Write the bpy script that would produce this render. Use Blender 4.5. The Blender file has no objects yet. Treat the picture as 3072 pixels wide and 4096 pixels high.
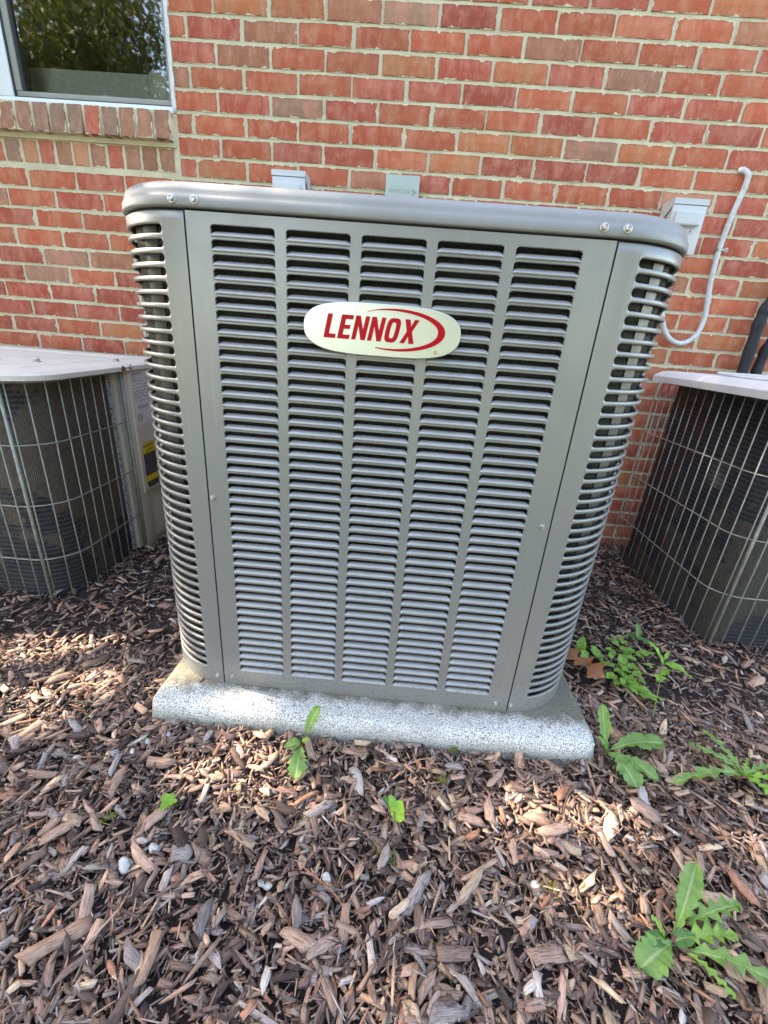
import bpy, bmesh, math, random
import numpy as np
from mathutils import Matrix, Vector
rnd = random.Random(7)
rng = np.random.default_rng(11)
C = bpy.context.scene.collection
scene = bpy.context.scene

# ---------------------------------------------------------------- camera
CP = np.array([0.50428749, -2.08157520, 0.91098725])
RT = np.array([0.995712379, 0.058148602, 0.07194163])
DN = np.array([0.088641488, -0.377416703, -0.921791364])
FW = np.array([-0.026448907, 0.924216085, -0.380952862])
FPX = 1742.848981
cam = bpy.data.cameras.new('camera')
cam.sensor_fit = 'HORIZONTAL'; cam.sensor_width = 36.0
cam.lens = FPX / 3072 * 36.0
cam.clip_start = 0.05; cam.clip_end = 300
co = bpy.data.objects.new('camera', cam); C.objects.link(co)
co.matrix_world = Matrix(((RT[0], -DN[0], -FW[0], CP[0]), (RT[1], -DN[1], -FW[1], CP[1]), (RT[2], -DN[2], -FW[2], CP[2]), (0, 0, 0, 1)))
scene.camera = co

# ---------------------------------------------------------------- light
SUN = Vector((-0.70, 0.13, 0.70)).normalized()
w = bpy.data.worlds.new('World'); scene.world = w; w.use_nodes = True
nt = w.node_tree; nt.nodes.clear()
sky = nt.nodes.new('ShaderNodeTexSky'); sky.sky_type = 'NISHITA'; sky.sun_disc = False
sky.sun_elevation = math.asin(SUN.z); sky.sun_rotation = math.atan2(SUN.x, SUN.y)
sky.air_density = 1.0; sky.dust_density = 1.6; sky.ozone_density = 0.6
bg = nt.nodes.new('ShaderNodeBackground'); bg.inputs[1].default_value = 0.15
wo = nt.nodes.new('ShaderNodeOutputWorld')
nt.links.new(sky.outputs[0], bg.inputs[0]); nt.links.new(bg.outputs[0], wo.inputs[0])
sl = bpy.data.lights.new('sun', 'SUN'); sl.energy = 2.8; sl.angle = math.radians(0.6); sl.color = (1.0, 0.93, 0.84)
so = bpy.data.objects.new('sun', sl); C.objects.link(so)
so.rotation_euler = SUN.to_track_quat('Z', 'Y').to_euler(); so.location = (-6, 2, 8)
scene.view_settings.view_transform = 'Standard'; scene.view_settings.look = 'None'
scene.view_settings.exposure = 3.05; scene.view_settings.gamma = 1.0
scene.view_settings.use_curve_mapping = False
scene.view_settings.use_white_balance = True; scene.view_settings.white_balance_temperature = 7400; scene.view_settings.white_balance_tint = 10
scene.render.engine = 'CYCLES'
scene.cycles.max_bounces = 8; scene.cycles.transparent_max_bounces = 12

# ---------------------------------------------------------------- materials
class NB:
    def __init__(s, name):
        s.m = bpy.data.materials.new(name); s.m.use_nodes = True
        s.t = s.m.node_tree; s.t.nodes.clear()
        s.out = s.t.nodes.new('ShaderNodeOutputMaterial')
        s.b = s.t.nodes.new('ShaderNodeBsdfPrincipled'); s.t.links.new(s.b.outputs[0], s.out.inputs[0])
    def n(s, typ, **kw):
        n = s.t.nodes.new(typ)
        for k, v in kw.items():
            if k in n.inputs.keys(): n.inputs[k].default_value = v
            else: setattr(n, k, v)
        return n
    def l(s, a, b): s.t.links.new(a, b)
    def sock(s, node, key, val):
        if hasattr(val, 'is_output'): s.l(val, node.inputs[key])
        else: node.inputs[key].default_value = val
    def noise(s, vec=None, scale=5, detail=4, rough=0.6):
        n = s.n('ShaderNodeTexNoise'); n.inputs['Scale'].default_value = scale; n.inputs['Detail'].default_value = detail
        n.inputs['Roughness'].default_value = rough
        if vec is not None: s.l(vec, n.inputs['Vector'])
        return n.outputs[0]
    def obj(s): return s.n('ShaderNodeTexCoord').outputs['Object']
    def pos(s): return s.n('ShaderNodeNewGeometry').outputs['Position']
    def mapping(s, vec, scale=(1, 1, 1), rot=(0, 0, 0)):
        n = s.n('ShaderNodeMapping'); n.inputs['Scale'].default_value = scale; n.inputs['Rotation'].default_value = rot
        s.l(vec, n.inputs['Vector']); return n.outputs[0]
    def ramp(s, fac, stops):
        n = s.n('ShaderNodeValToRGB'); e = n.color_ramp.elements
        while len(e) < len(stops): e.new(0.5)
        for i, (p, c) in enumerate(stops):
            e[i].position = p; e[i].color = (c, c, c, 1) if isinstance(c, (int, float)) else (*c, 1)
        s.l(fac, n.inputs[0]); return n.outputs[0]
    def mix(s, f, a, b, typ='MIX'):
        n = s.n('ShaderNodeMix', data_type='RGBA', blend_type=typ)
        s.sock(n, 0, f)
        for k, v in ((6, a), (7, b)):
            if isinstance(v, tuple) and len(v) == 3: v = (*v, 1)
            s.sock(n, k, v)
        return n.outputs[2]
    def math(s, op, a, b=0.0, clamp=False):
        n = s.n('ShaderNodeMath', operation=op); n.use_clamp = clamp
        s.sock(n, 0, a); s.sock(n, 1, b); return n.outputs[0]
    def attr(s, name): return s.n('ShaderNodeAttribute', attribute_name=name)
    def bump(s, h, strength=0.3, dist=0.001):
        n = s.n('ShaderNodeBump'); n.inputs['Strength'].default_value = strength; n.inputs['Distance'].default_value = dist
        s.l(h, n.inputs['Height']); s.l(n.outputs[0], s.b.inputs['Normal']); return n
    def set(s, **kw):
        for k, v in kw.items():
            k = {'color': 'Base Color', 'rough': 'Roughness', 'metal': 'Metallic', 'ior': 'IOR', 'spec': 'Specular IOR Level', 'coat': 'Coat Weight'}.get(k, k)
            if isinstance(v, tuple) and len(v) == 3: v = (*v, 1)
            s.sock(s.b, k, v)
        return s

def paint(name, col, rough=0.4, metal=0.0, dirt=(0.10, 0.08, 0.06), dirt_amt=0.25, fine=900, bump=0.06, scale=6, splash=False):
    m = NB(name); p = m.pos()
    big = m.ramp(m.noise(p, scale, 6, 0.65), [(0.45, 0.0), (0.75, 1.0)])
    spk = m.ramp(m.noise(p, 260, 3, 0.7), [(0.66, 0.0), (0.74, 1.0)])
    c = m.mix(m.math('MULTIPLY', big, dirt_amt), col, dirt)
    c = m.mix(m.math('MULTIPLY', spk, dirt_amt * 0.8), c, tuple(min(1, x * 0.45 + 0.02) for x in col))
    if splash:
        sz = m.n('ShaderNodeSeparateXYZ'); m.l(p, sz.inputs[0])
        hz = m.ramp(sz.outputs[2], [(0.05, 1.0), (0.22, 0.0)])
        dn = m.ramp(m.noise(p, 120, 5, 0.75), [(0.50, 0.0), (0.66, 1.0)])
        c = m.mix(m.math('MULTIPLY', m.math('MULTIPLY', hz, dn), 0.75), c, (0.13, 0.10, 0.075))
        run = m.ramp(m.noise(m.mapping(p, (70, 70, 3.0)), 1.0, 4, 0.6), [(0.60, 0.0), (0.72, 1.0)])
        c = m.mix(m.math('MULTIPLY', run, 0.22), c, (0.36, 0.35, 0.33))
        scr = m.ramp(m.noise(m.mapping(p, (400, 400, 60), (0.3, 0.5, 0.2)), 1.0, 2, 0.5), [(0.80, 0.0), (0.82, 1.0)])
        c = m.mix(m.math('MULTIPLY', scr, 0.6), c, (0.6, 0.6, 0.58))
    r = m.math('ADD', m.math('MULTIPLY', big, 0.15), rough)
    m.set(color=c, rough=r, metal=metal)
    m.bump(m.noise(p, fine, 2, 0.5), bump, 0.0006)
    return m.m
def plain(name, col, rough=0.5, metal=0.0, var=0.12, scale=60):
    m = NB(name); p = m.pos()
    n = m.ramp(m.noise(p, scale, 4), [(0.3, 1 - var), (0.7, 1 + var)])
    m.set(color=m.mix(1.0, col, n, 'MULTIPLY'), rough=rough, metal=metal); return m.m

M = {}
M['taupe'] = paint('taupe_paint', (0.255, 0.248, 0.232), 0.33, 0.28, dirt=(0.19, 0.175, 0.15), dirt_amt=0.3, splash=True)
M['taupe_cap'] = paint('taupe_cap_paint', (0.24, 0.235, 0.225), 0.46, 0.15, dirt=(0.19, 0.175, 0.15), dirt_amt=0.3, splash=True)
M['taupe_louver'] = paint('dusty_louver_paint', (0.30, 0.295, 0.285), 0.34, 0.28, dirt=(0.42, 0.42, 0.42), dirt_amt=0.5, scale=11, bump=0.12, splash=True)
M['beige'] = paint('faded_beige_paint', (0.52, 0.455, 0.37), 0.5, 0.0, dirt=(0.20, 0.16, 0.11), dirt_amt=0.35)
M['beige_top'] = paint('chalky_cream_paint', (0.68, 0.61, 0.53), 0.55, 0.0, dirt=(0.42, 0.37, 0.31), dirt_amt=0.35)
M['lightgrey'] = paint('pale_grey_paint', (0.60, 0.60, 0.60), 0.5, 0.0, dirt=(0.28, 0.22, 0.18), dirt_amt=0.3)
M['box'] = paint('grey_enamel', (0.50, 0.51, 0.52), 0.42, 0.1, dirt=(0.25, 0.25, 0.25), dirt_amt=0.2)
M['plate_green'] = paint('pale_green_plastic', (0.36, 0.41, 0.37), 0.5, 0.0, dirt_amt=0.12)
M['white_vinyl'] = paint('white_vinyl', (0.72, 0.74, 0.78), 0.45, 0.0, dirt=(0.45, 0.45, 0.44), dirt_amt=0.3)
M['sash'] = paint('weathered_grey_sash', (0.30, 0.29, 0.265), 0.55, 0.0, dirt=(0.14, 0.13, 0.11), dirt_amt=0.4)
M['gasket'] = plain('dark_gasket', (0.03, 0.03, 0.032), 0.6)
M['zinc'] = plain('zinc_screw', (0.45, 0.43, 0.40), 0.35, 0.8, 0.35, 300)
M['rust'] = plain('rusty_screw', (0.16, 0.055, 0.03), 0.8, 0.1, 0.4, 400)
M['wire'] = plain('vinyl_coated_wire', (0.26, 0.26, 0.22), 0.5, 0.1, 0.3, 50)
m = NB('rusty_wire'); p_ = m.pos()
m.set(color=m.mix(m.ramp(m.noise(p_, 14, 4), [(0.42, 0), (0.55, 1)]), (0.22, 0.22, 0.2), (0.20, 0.08, 0.045)), rough=0.7); M['rusty_wire'] = m.m
M['caulk'] = plain('white_caulk', (0.62, 0.62, 0.60), 0.6, 0, 0.1, 80)
M['cable'] = paint('off_white_cable', (0.50, 0.52, 0.52), 0.45, 0.0, dirt=(0.25, 0.24, 0.22), dirt_amt=0.5, scale=40)
M['foam'] = plain('black_foam_insulation', (0.012, 0.013, 0.017), 0.75, 0, 0.5, 90)
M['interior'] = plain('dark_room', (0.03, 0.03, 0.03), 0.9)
M['room_sill'] = plain('grey_room_sill', (0.86, 0.86, 0.85), 0.6)
M['cup'] = plain('pale_cup', (0.85, 0.87, 0.86), 0.4)
M['red'] = plain('red_enamel', (0.42, 0.002, 0.012), 0.35, 0.0, 0.06, 30)
M['red'].node_tree.nodes['Principled BSDF'].inputs['Specular IOR Level'].default_value = 0.15
M['label'] = plain('white_label', (0.60, 0.58, 0.56), 0.5, 0, 0.08, 30)
M['ink'] = plain('black_ink', (0.02, 0.02, 0.025), 0.5)
M['ink2'] = plain('grey_ink', (0.16, 0.16, 0.16), 0.5)
M['yellow'] = plain('yellow_print', (0.62, 0.50, 0.01), 0.45, 0, 0.06)
M['darkmetal'] = plain('dark_sheet_metal', (0.03, 0.03, 0.03), 0.6, 0.3)
m = NB('brushed_nameplate'); p_ = m.pos()
m.set(color=(0.60, 0.61, 0.59), metal=0.88, rough=m.math('ADD', m.math('MULTIPLY', m.noise(p_, 700, 2), 0.14), 0.24))
m.bump(m.noise(m.mapping(p_, (1, 1, 1)), 1500, 2), 0.12, 0.0005); M['nameplate'] = m.m

# coil: finned dark metal with lint patches
def coil_mat(name, base, lint, lint_lo, lint_hi, metal, stripe_scale, scale=3.0, dark=(0.008, 0.009, 0.014)):
    m = NB(name); p = m.pos(); uv = m.n('ShaderNodeTexCoord').outputs['UV']
    wv = m.n('ShaderNodeTexWave', wave_type='BANDS', bands_direction='X'); m.l(uv, wv.inputs['Vector'])
    wv.inputs['Scale'].default_value = stripe_scale; wv.inputs['Distortion'].default_value = 1.5; wv.inputs['Detail'].default_value = 1
    rows = m.n('ShaderNodeTexWave', wave_type='BANDS', bands_direction='Y'); m.l(uv, rows.inputs['Vector'])
    rows.inputs['Scale'].default_value = 20.0; rows.inputs['Distortion'].default_value = 2.5; rows.inputs['Detail'].default_value = 2
    rows.inputs['Detail Scale'].default_value = 6
    c = m.mix(m.math('MULTIPLY', rows.outputs[0], 0.75), dark, base)
    c = m.mix(m.math('MULTIPLY', wv.outputs[0], 0.3), c, dark)
    warp = m.noise(p, scale, 7, 0.62)
    mask = m.ramp(warp, [(lint_lo, 0), (lint_hi, 1)])
    fz = m.noise(m.mapping(p, (1, 1, 0.35)), 160, 5, 0.75)
    lc = m.mix(m.ramp(fz, [(0.3, 0), (0.75, 1)]), tuple(x * 0.55 for x in lint), tuple(min(1, x * 1.5) for x in lint))
    c = m.mix(mask, c, lc)
    fl = m.ramp(m.noise(p, 90, 4, 0.8), [(0.70, 0), (0.76, 1)])
    c = m.mix(m.math('MULTIPLY', fl, 0.5), c, (0.30, 0.29, 0.25))
    m.set(color=c, rough=0.75, metal=m.math('MULTIPLY', m.math('SUBTRACT', 1.0, mask), metal))
    h = m.math('ADD', m.math('MULTIPLY', wv.outputs[0], 0.4), m.math('ADD', m.math('MULTIPLY', fz, 0.6), m.math('MULTIPLY', mask, 1.2)))
    m.bump(h, 0.7, 0.004); return m.m
M['coil_main'] = coil_mat('condenser_fins', (0.075, 0.07, 0.058), (0.055, 0.045, 0.03), 0.60, 0.8, 0.5, 90, 3.0, (0.02, 0.018, 0.014))
M['coil_left'] = coil_mat('dirty_coil_fins', (0.085, 0.082, 0.082), (0.085, 0.066, 0.050), 0.49, 0.52, 0.1, 60, 2.6)
M['coil_right'] = coil_mat('lint_clogged_coil_fins', (0.058, 0.060, 0.072), (0.054, 0.046, 0.038), 0.46, 0.49, 0.1, 60, 3.4)
m = NB('coil_end_plate'); p_ = m.pos()
v_ = m.n('ShaderNodeTexVoronoi'); v_.inputs['Scale'].default_value = 120; m.l(p_, v_.inputs['Vector'])
m.set(color=m.mix(m.ramp(v_.outputs[0], [(0.25, 0), (0.5, 1)]), (0.05, 0.05, 0.05), (0.42, 0.44, 0.46)), rough=0.5, metal=0.3); M['endplate'] = m.m

# brick: colour per brick, ragged mortar smear along the edges
def brick_mat():
    m = NB('fired_clay_brick'); p = m.pos()
    col = m.attr('col').outputs['Color']; loc = m.attr('loc').outputs['Vector']; hs = m.attr('hs').outputs['Vector']
    s1 = m.n('ShaderNodeSeparateXYZ'); m.l(loc, s1.inputs[0]); s2 = m.n('ShaderNodeSeparateXYZ'); m.l(hs, s2.inputs[0])
    dx = m.math('SUBTRACT', s2.outputs[0], m.math('ABSOLUTE', s1.outputs[0]))
    dz = m.math('SUBTRACT', s2.outputs[2], m.math('ABSOLUTE', s1.outputs[2]))
    d = m.math('MINIMUM', dx, dz)
    bn = m.noise(p, 26, 8, 0.66)
    thr = m.ramp(bn, [(0.45, 0.0), (0.56, 0.002), (0.70, 0.010)])
    n_ = m.math('LESS_THAN', d, m.math('SUBTRACT', thr, 0.0008))
    # vertical drag streaks, blotches and pits
    v2 = m.n('ShaderNodeVectorMath', operation='ADD'); m.l(loc, v2.inputs[0])
    cs = m.n('ShaderNodeCombineXYZ'); m.l(m.math('MULTIPLY', s2.outputs[1], 9.0), cs.inputs[0]); m.l(m.math('MULTIPLY', s2.outputs[1], 4.0), cs.inputs[2]); m.l(cs.outputs[0], v2.inputs[1])
    st = m.noise(m.mapping(v2.outputs[0], (38, 38, 20)), 1.0, 7, 0.75)
    bl = m.noise(m.mapping(v2.outputs[0], (17, 17, 7)), 1.0, 3, 0.5)
    gr = m.noise(p, 420, 5, 0.75)
    c = m.mix(m.ramp(bl, [(0.46, 0), (0.60, 0.75)]), col, m.attr('col2').outputs['Color'])
    c = m.mix(m.ramp(st, [(0.48, 0), (0.70, 0.45)]), c, (0.58, 0.29, 0.21))
    c = m.mix(m.ramp(st, [(0.26, 0.35), (0.38, 0)]), c, (0.26, 0.07, 0.04))
    c = m.mix(m.math('MULTIPLY', m.ramp(gr, [(0.35, 0), (0.65, 1)]), 0.7), c, m.mix(1.0, c, (1.45, 1.45, 1.42), 'MULTIPLY'))
    c = m.mix(m.ramp(m.noise(p, 900, 2, 0.6), [(0.69, 0), (0.73, 0.35)]), c, (0.70, 0.55, 0.42))
    edge = m.ramp(d, [(0.0, 0.35), (0.006, 0.0)])
    c = m.mix(edge, c, (0.15, 0.055, 0.04))
    pit = m.ramp(m.noise(p, 170, 3, 0.7), [(0.66, 0), (0.71, 1)])
    c = m.mix(m.math('MULTIPLY', pit, 0.9), c, (0.07, 0.028, 0.02))
    mor = m.mix(m.noise(p, 240, 4, 0.7), (0.50, 0.435, 0.30), (0.74, 0.66, 0.475))
    c = m.mix(n_, c, mor)
    m.set(color=c, rough=0.88, spec=0.3)
    h = m.math('ADD', m.math('ADD', m.math('MULTIPLY', gr, 0.5), m.math('MULTIPLY', st, 0.5)), m.math('SUBTRACT', m.math('MULTIPLY', n_, 0.6), m.math('MULTIPLY', pit, 0.9)))
    m.bump(h, 0.75, 0.003); return m.m
M['brick'] = brick_mat()
m = NB('lime_mortar'); p_ = m.pos()
g1 = m.noise(p_, 330, 5, 0.75); g2 = m.noise(p_, 9, 4, 0.6)
c_ = m.mix(g1, (0.52, 0.45, 0.31), (0.77, 0.685, 0.49)); c_ = m.mix(m.ramp(g2, [(0.4, 0), (0.75, 0.5)]), c_, (0.33, 0.27, 0.19))
m.set(color=c_, rough=0.95, spec=0.2); m.bump(m.math('ADD', g1, m.math('MULTIPLY', m.noise(p_, 70, 4), 2.0)), 0.8, 0.003); M['mortar'] = m.m

m = NB('pebbled_concrete_pad'); p_ = m.pos()
v1 = m.noise(p_, 330, 3, 0.65); v3 = m.noise(p_, 5, 5, 0.6)
mask = m.ramp(v1, [(0.42, 0), (0.54, 1)])
c_ = m.mix(mask, (0.21, 0.20, 0.185), (0.74, 0.725, 0.68))
c_ = m.mix(m.ramp(v3, [(0.5, 0), (0.72, 0.45)]), c_, (0.33, 0.31, 0.27))
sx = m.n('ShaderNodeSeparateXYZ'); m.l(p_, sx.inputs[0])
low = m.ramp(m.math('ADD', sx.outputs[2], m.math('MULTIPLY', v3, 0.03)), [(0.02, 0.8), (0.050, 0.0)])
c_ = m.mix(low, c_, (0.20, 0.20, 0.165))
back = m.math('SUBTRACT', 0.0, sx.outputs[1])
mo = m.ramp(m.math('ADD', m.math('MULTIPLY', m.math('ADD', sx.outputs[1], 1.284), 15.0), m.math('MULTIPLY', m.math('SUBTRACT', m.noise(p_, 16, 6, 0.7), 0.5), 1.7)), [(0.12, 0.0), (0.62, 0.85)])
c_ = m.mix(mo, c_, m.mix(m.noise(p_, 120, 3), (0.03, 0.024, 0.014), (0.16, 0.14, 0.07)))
m.set(color=c_, rough=0.8, spec=0.35); m.bump(v1, 0.9, 0.0035); M['pad'] = m.m

def chip_mat():
    m = NB('weathered_wood_chips'); loc = m.attr('loc').outputs['Vector']; col = m.attr('col').outputs['Color']
    g = m.noise(m.mapping(loc, (45, 650, 650)), 1.0, 5, 0.7); b = m.noise(loc, 70, 3, 0.6)
    c = m.mix(m.ramp(g, [(0.36, 0.9), (0.50, 0)]), col, m.mix(1.0, col, (0.20, 0.16, 0.15), 'MULTIPLY'))
    c = m.mix(m.ramp(g, [(0.55, 0), (0.75, 0.6)]), c, m.mix(1.0, col, (1.6, 1.55, 1.5), 'MULTIPLY'))
    c = m.mix(m.ramp(b, [(0.45, 0), (0.75, 0.55)]), c, m.mix(1.0, col, (0.55, 0.5, 0.48), 'MULTIPLY'))
    m.set(color=c, rough=0.9, spec=0.25); m.bump(g, 0.8, 0.0018); return m.m
M['chips'] = chip_mat()
m = NB('dark_soil'); p_ = m.pos(); g1 = m.noise(p_, 130, 6, 0.75)
m.set(color=m.mix(g1, (0.02, 0.014, 0.012), (0.11, 0.08, 0.068)), rough=0.95, spec=0.2); m.bump(g1, 1.0, 0.01); M['soil'] = m.m
m = NB('lawn_grass'); p_ = m.pos(); g1 = m.noise(p_, 30, 6, 0.8); g2 = m.noise(p_, 0.7, 3)
m.set(color=m.mix(m.ramp(g2, [(0.35, 0), (0.65, 1)]), m.mix(g1, (0.03, 0.05, 0.012), (0.10, 0.14, 0.035)), (0.10, 0.13, 0.04)), rough=0.9); M['lawn'] = m.m
def leafy(name, c1, c2, trans=0.35, scale=70, vein=(0.30, 0.38, 0.14), rough=0.45):
    m = NB(name); p = m.pos(); lc = m.attr('loc').outputs['Vector']
    s = m.n('ShaderNodeSeparateXYZ'); m.l(lc, s.inputs[0])
    n = m.noise(p, scale, 4, 0.6)
    c = m.mix(m.ramp(n, [(0.3, 0), (0.7, 1)]), c1, c2)
    c = m.mix(m.ramp(m.math('ABSOLUTE', s.outputs[1]), [(0.05, 0.85), (0.13, 0)]), c, vein)
    sp = m.ramp(m.noise(p, 350, 3, 0.7), [(0.70, 0), (0.74, 1)])
    c = m.mix(m.math('MULTIPLY', sp, 0.5), c, tuple(x * 0.4 for x in c1))
    m.set(color=c, rough=rough, spec=0.4); m.bump(m.noise(p, 180, 3), 0.35, 0.002)
    tr = m.n('ShaderNodeBsdfTranslucent'); m.l(m.mix(1.0, c, (1.3, 1.5, 0.5), 'MULTIPLY'), tr.inputs[0])
    mx = m.n('ShaderNodeMixShader'); mx.inputs[0].default_value = trans
    m.l(m.b.outputs[0], mx.inputs[1]); m.l(tr.outputs[0], mx.inputs[2]); m.l(mx.outputs[0], m.out.inputs[0]); return m.m
M['dandelion'] = leafy('dandelion_leaf', (0.16, 0.29, 0.07), (0.24, 0.38, 0.11), 0.4, 70, (0.42, 0.50, 0.22))
M['seedling'] = leafy('pale_seedling_leaf', (0.19, 0.38, 0.04), (0.28, 0.48, 0.06))
M['weed'] = leafy('creeping_weed_leaf', (0.17, 0.33, 0.05), (0.30, 0.47, 0.09), 0.4)
M['darkleaf'] = leafy('dark_pointed_leaf', (0.07, 0.17, 0.045), (0.12, 0.24, 0.07))
M['oak'] = leafy('dry_oak_leaf', (0.30, 0.10, 0.035), (0.42, 0.17, 0.07), 0.15, 60, (0.34, 0.17, 0.09), 0.6)
M['crown'] = leafy('tree_leaf', (0.075, 0.085, 0.028), (0.15, 0.155, 0.05), 0.3, 3, (0.08, 0.12, 0.03))
M['stem'] = plain('weed_stem', (0.18, 0.22, 0.06), 0.6)
M['redstem'] = plain('reddish_stem', (0.17, 0.05, 0.04), 0.6)
M['bark'] = plain('tree_bark', (0.09, 0.07, 0.05), 0.9, 0, 0.5, 12)
M['moss'] = plain('yellow_green_moss', (0.20, 0.20, 0.035), 0.8, 0, 0.4, 200)
M['peb_w'] = plain('white_pebble', (0.46, 0.43, 0.39), 0.8, 0, 0.35, 160)
M['peb_t'] = plain('tan_pebble', (0.36, 0.23, 0.14), 0.7, 0, 0.25, 120)
M['peb_g'] = plain('grey_pebble', (0.27, 0.27, 0.28), 0.7, 0, 0.2, 120)
M['needle'] = plain('orange_needle', (0.40, 0.14, 0.06), 0.6)
# window glass: clear pane that mirrors the trees
m = NB('window_glass'); m.t.nodes.remove(m.b)
gl = m.n('ShaderNodeBsdfGlossy'); gl.inputs['Roughness'].default_value = 0.02; gl.inputs[0].default_value = (1, 1, 1, 1)
tp = m.n('ShaderNodeBsdfTransparent'); tp.inputs[0].default_value = (0.88, 0.90, 0.89, 1)
fr = m.n('ShaderNodeFresnel'); fr.inputs[0].default_value = 2.5
bp = m.n('ShaderNodeBump'); bp.inputs['Strength'].default_value = 0.10; bp.inputs['Distance'].default_value = 0.002
m.l(m.noise(m.pos(), 7, 2), bp.inputs['Height']); m.l(bp.outputs[0], gl.inputs['Normal'])
mx = m.n('ShaderNodeMixShader'); m.l(fr.outputs[0], mx.inputs[0]); m.l(tp.outputs[0], mx.inputs[1]); m.l(gl.outputs[0], mx.inputs[2]); m.l(mx.outputs[0], m.out.inputs[0])
M['glass'] = m.m

# ---------------------------------------------------------------- helpers
def link(name, me, parent=None, mat=None):
    o = bpy.data.objects.new(name, me); C.objects.link(o)
    if mat is not None and me is not None and not me.materials: me.materials.append(mat)
    if parent is not None: o.parent = parent
    return o
def thing(name, label, cat, loc=(0, 0, 0), group=None):
    o = bpy.data.objects.new(name, None); C.objects.link(o); o.location = loc; o.empty_display_size = 0.05
    return tag(o, label, cat, group)
def tag(o, label, cat, group=None):
    o['label'] = label; o['category'] = cat
    if group: o['group'] = group
    return o
def struct(o): o['kind'] = 'structure'; return o
def mesh(name, V, F, mat=None, smooth=False, attrs=None, uv=None):
    me = bpy.data.meshes.new(name)
    V = np.asarray(V, float)
    if isinstance(F, np.ndarray):
        n = F.shape[1]; me.vertices.add(len(V)); me.vertices.foreach_set('co', V.ravel())
        me.loops.add(F.size); me.loops.foreach_set('vertex_index', F.ravel().astype(np.int32))
        me.polygons.add(len(F)); me.polygons.foreach_set('loop_start', np.arange(0, F.size, n, dtype=np.int32))
        me.polygons.foreach_set('loop_total', np.full(len(F), n, np.int32))
    else:
        me.from_pydata(V.tolist(), [], [list(map(int, f)) for f in F])
    if attrs:
        for k, a in attrs.items():
            a = np.asarray(a, float)
            if a.shape[1] == 4:
                at = me.attributes.new(k, 'FLOAT_COLOR', 'POINT'); at.data.foreach_set('color', a.ravel())
            else:
                at = me.attributes.new(k, 'FLOAT_VECTOR', 'POINT'); at.data.foreach_set('vector', a.ravel())
    me.update(calc_edges=True)
    if uv is not None:
        ul = me.uv_layers.new(name='UVMap'); idx = np.empty(len(me.loops), np.int32); me.loops.foreach_get('vertex_index', idx)
        ul.data.foreach_set('uv', np.asarray(uv, float)[idx].ravel())
    if smooth: me.polygons.foreach_set('use_smooth', np.ones(len(me.polygons), bool))
    if mat is not None: me.materials.append(mat)
    return me
def obj(name, V, F, mat, parent=None, **kw): return link(name, mesh(name, V, F, mat, **kw), parent)
class Bag:
    """collects geometry of one piece"""
    def __init__(s): s.V = []; s.F = []; s.n = 0
    def add(s, V, F):
        V = [tuple(v) for v in V]; s.V += V; s.F += [tuple(i + s.n for i in f) for f in F]; s.n += len(V)
    def box(s, x0, x1, y0, y1, z0, z1):
        s.add([(x0, y0, z0), (x1, y0, z0), (x1, y1, z0), (x0, y1, z0), (x0, y0, z1), (x1, y0, z1), (x1, y1, z1), (x0, y1, z1)],
              [(0, 3, 2, 1), (4, 5, 6, 7), (0, 1, 5, 4), (1, 2, 6, 5), (2, 3, 7, 6), (3, 0, 4, 7)])
    def tube(s, pts, r, n=8, cap=True):
        pts = [Vector(p) for p in pts]; k = len(pts); rs = r if isinstance(r, (list, tuple)) else [r] * k
        V = []; F = []; up = Vector((0, 0, 1)); prev = None
        for i, p in enumerate(pts):
            t = (pts[min(i + 1, k - 1)] - pts[max(i - 1, 0)]).normalized()
            if prev is None:
                a = t.cross(up) if abs(t.dot(up)) < 0.95 else t.cross(Vector((1, 0, 0)))
            else: a = prev - t * prev.dot(t)
            a.normalize(); prev = a; b = t.cross(a)
            for j in range(n):
                th = 2 * math.pi * j / n; V.append(p + a * (math.cos(th) * rs[i]) + b * (math.sin(th) * rs[i]))
        for i in range(k - 1):
            for j in range(n):
                j2 = (j + 1) % n; F.append((i * n + j, i * n + j2, (i + 1) * n + j2, (i + 1) * n + j))
        if cap: F.append(tuple(reversed(range(n)))); F.append(tuple(range((k - 1) * n, k * n)))
        s.add(V, F)
    def make(s, name, mat, parent=None, smooth=False): return obj(name, s.V, s.F, mat, parent, smooth=smooth)
def rbox(name, x0, x1, y0, y1, z0, z1, mat, parent=None, bevel=0.003, seg=2):
    bm = bmesh.new(); bmesh.ops.create_cube(bm, size=1.0)
    for v in bm.verts:
        v.co = Vector(((x0 + x1) / 2 + v.co.x * (x1 - x0), (y0 + y1) / 2 + v.co.y * (y1 - y0), (z0 + z1) / 2 + v.co.z * (z1 - z0)))
    bmesh.ops.bevel(bm, geom=bm.edges[:], offset=bevel, segments=seg, affect='EDGES', profile=0.6)
    me = bpy.data.meshes.new(name); bm.to_mesh(me); bm.free()
    me.polygons.foreach_set('use_smooth', np.ones(len(me.polygons), bool)); me.materials.append(mat)
    try: me.set_sharp_from_angle(angle=math.radians(50))
    except Exception: pass
    return link(name, me, parent)
def text_geo(body, size, extrude=0.0002):
    cu = bpy.data.curves.new('t', 'FONT'); cu.body = body; cu.size = size; cu.extrude = extrude; cu.resolution_u = 2
    o = bpy.data.objects.new('t', cu); C.objects.link(o)
    dg = bpy.context.evaluated_depsgraph_get(); me = bpy.data.meshes.new_from_object(o.evaluated_get(dg))
    V = [tuple(v.co) for v in me.vertices]; F = [tuple(p.vertices) for p in me.polygons]
    bpy.data.objects.remove(o); bpy.data.curves.remove(cu); bpy.data.meshes.remove(me)
    return V, F
_bolt = {}
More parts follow.
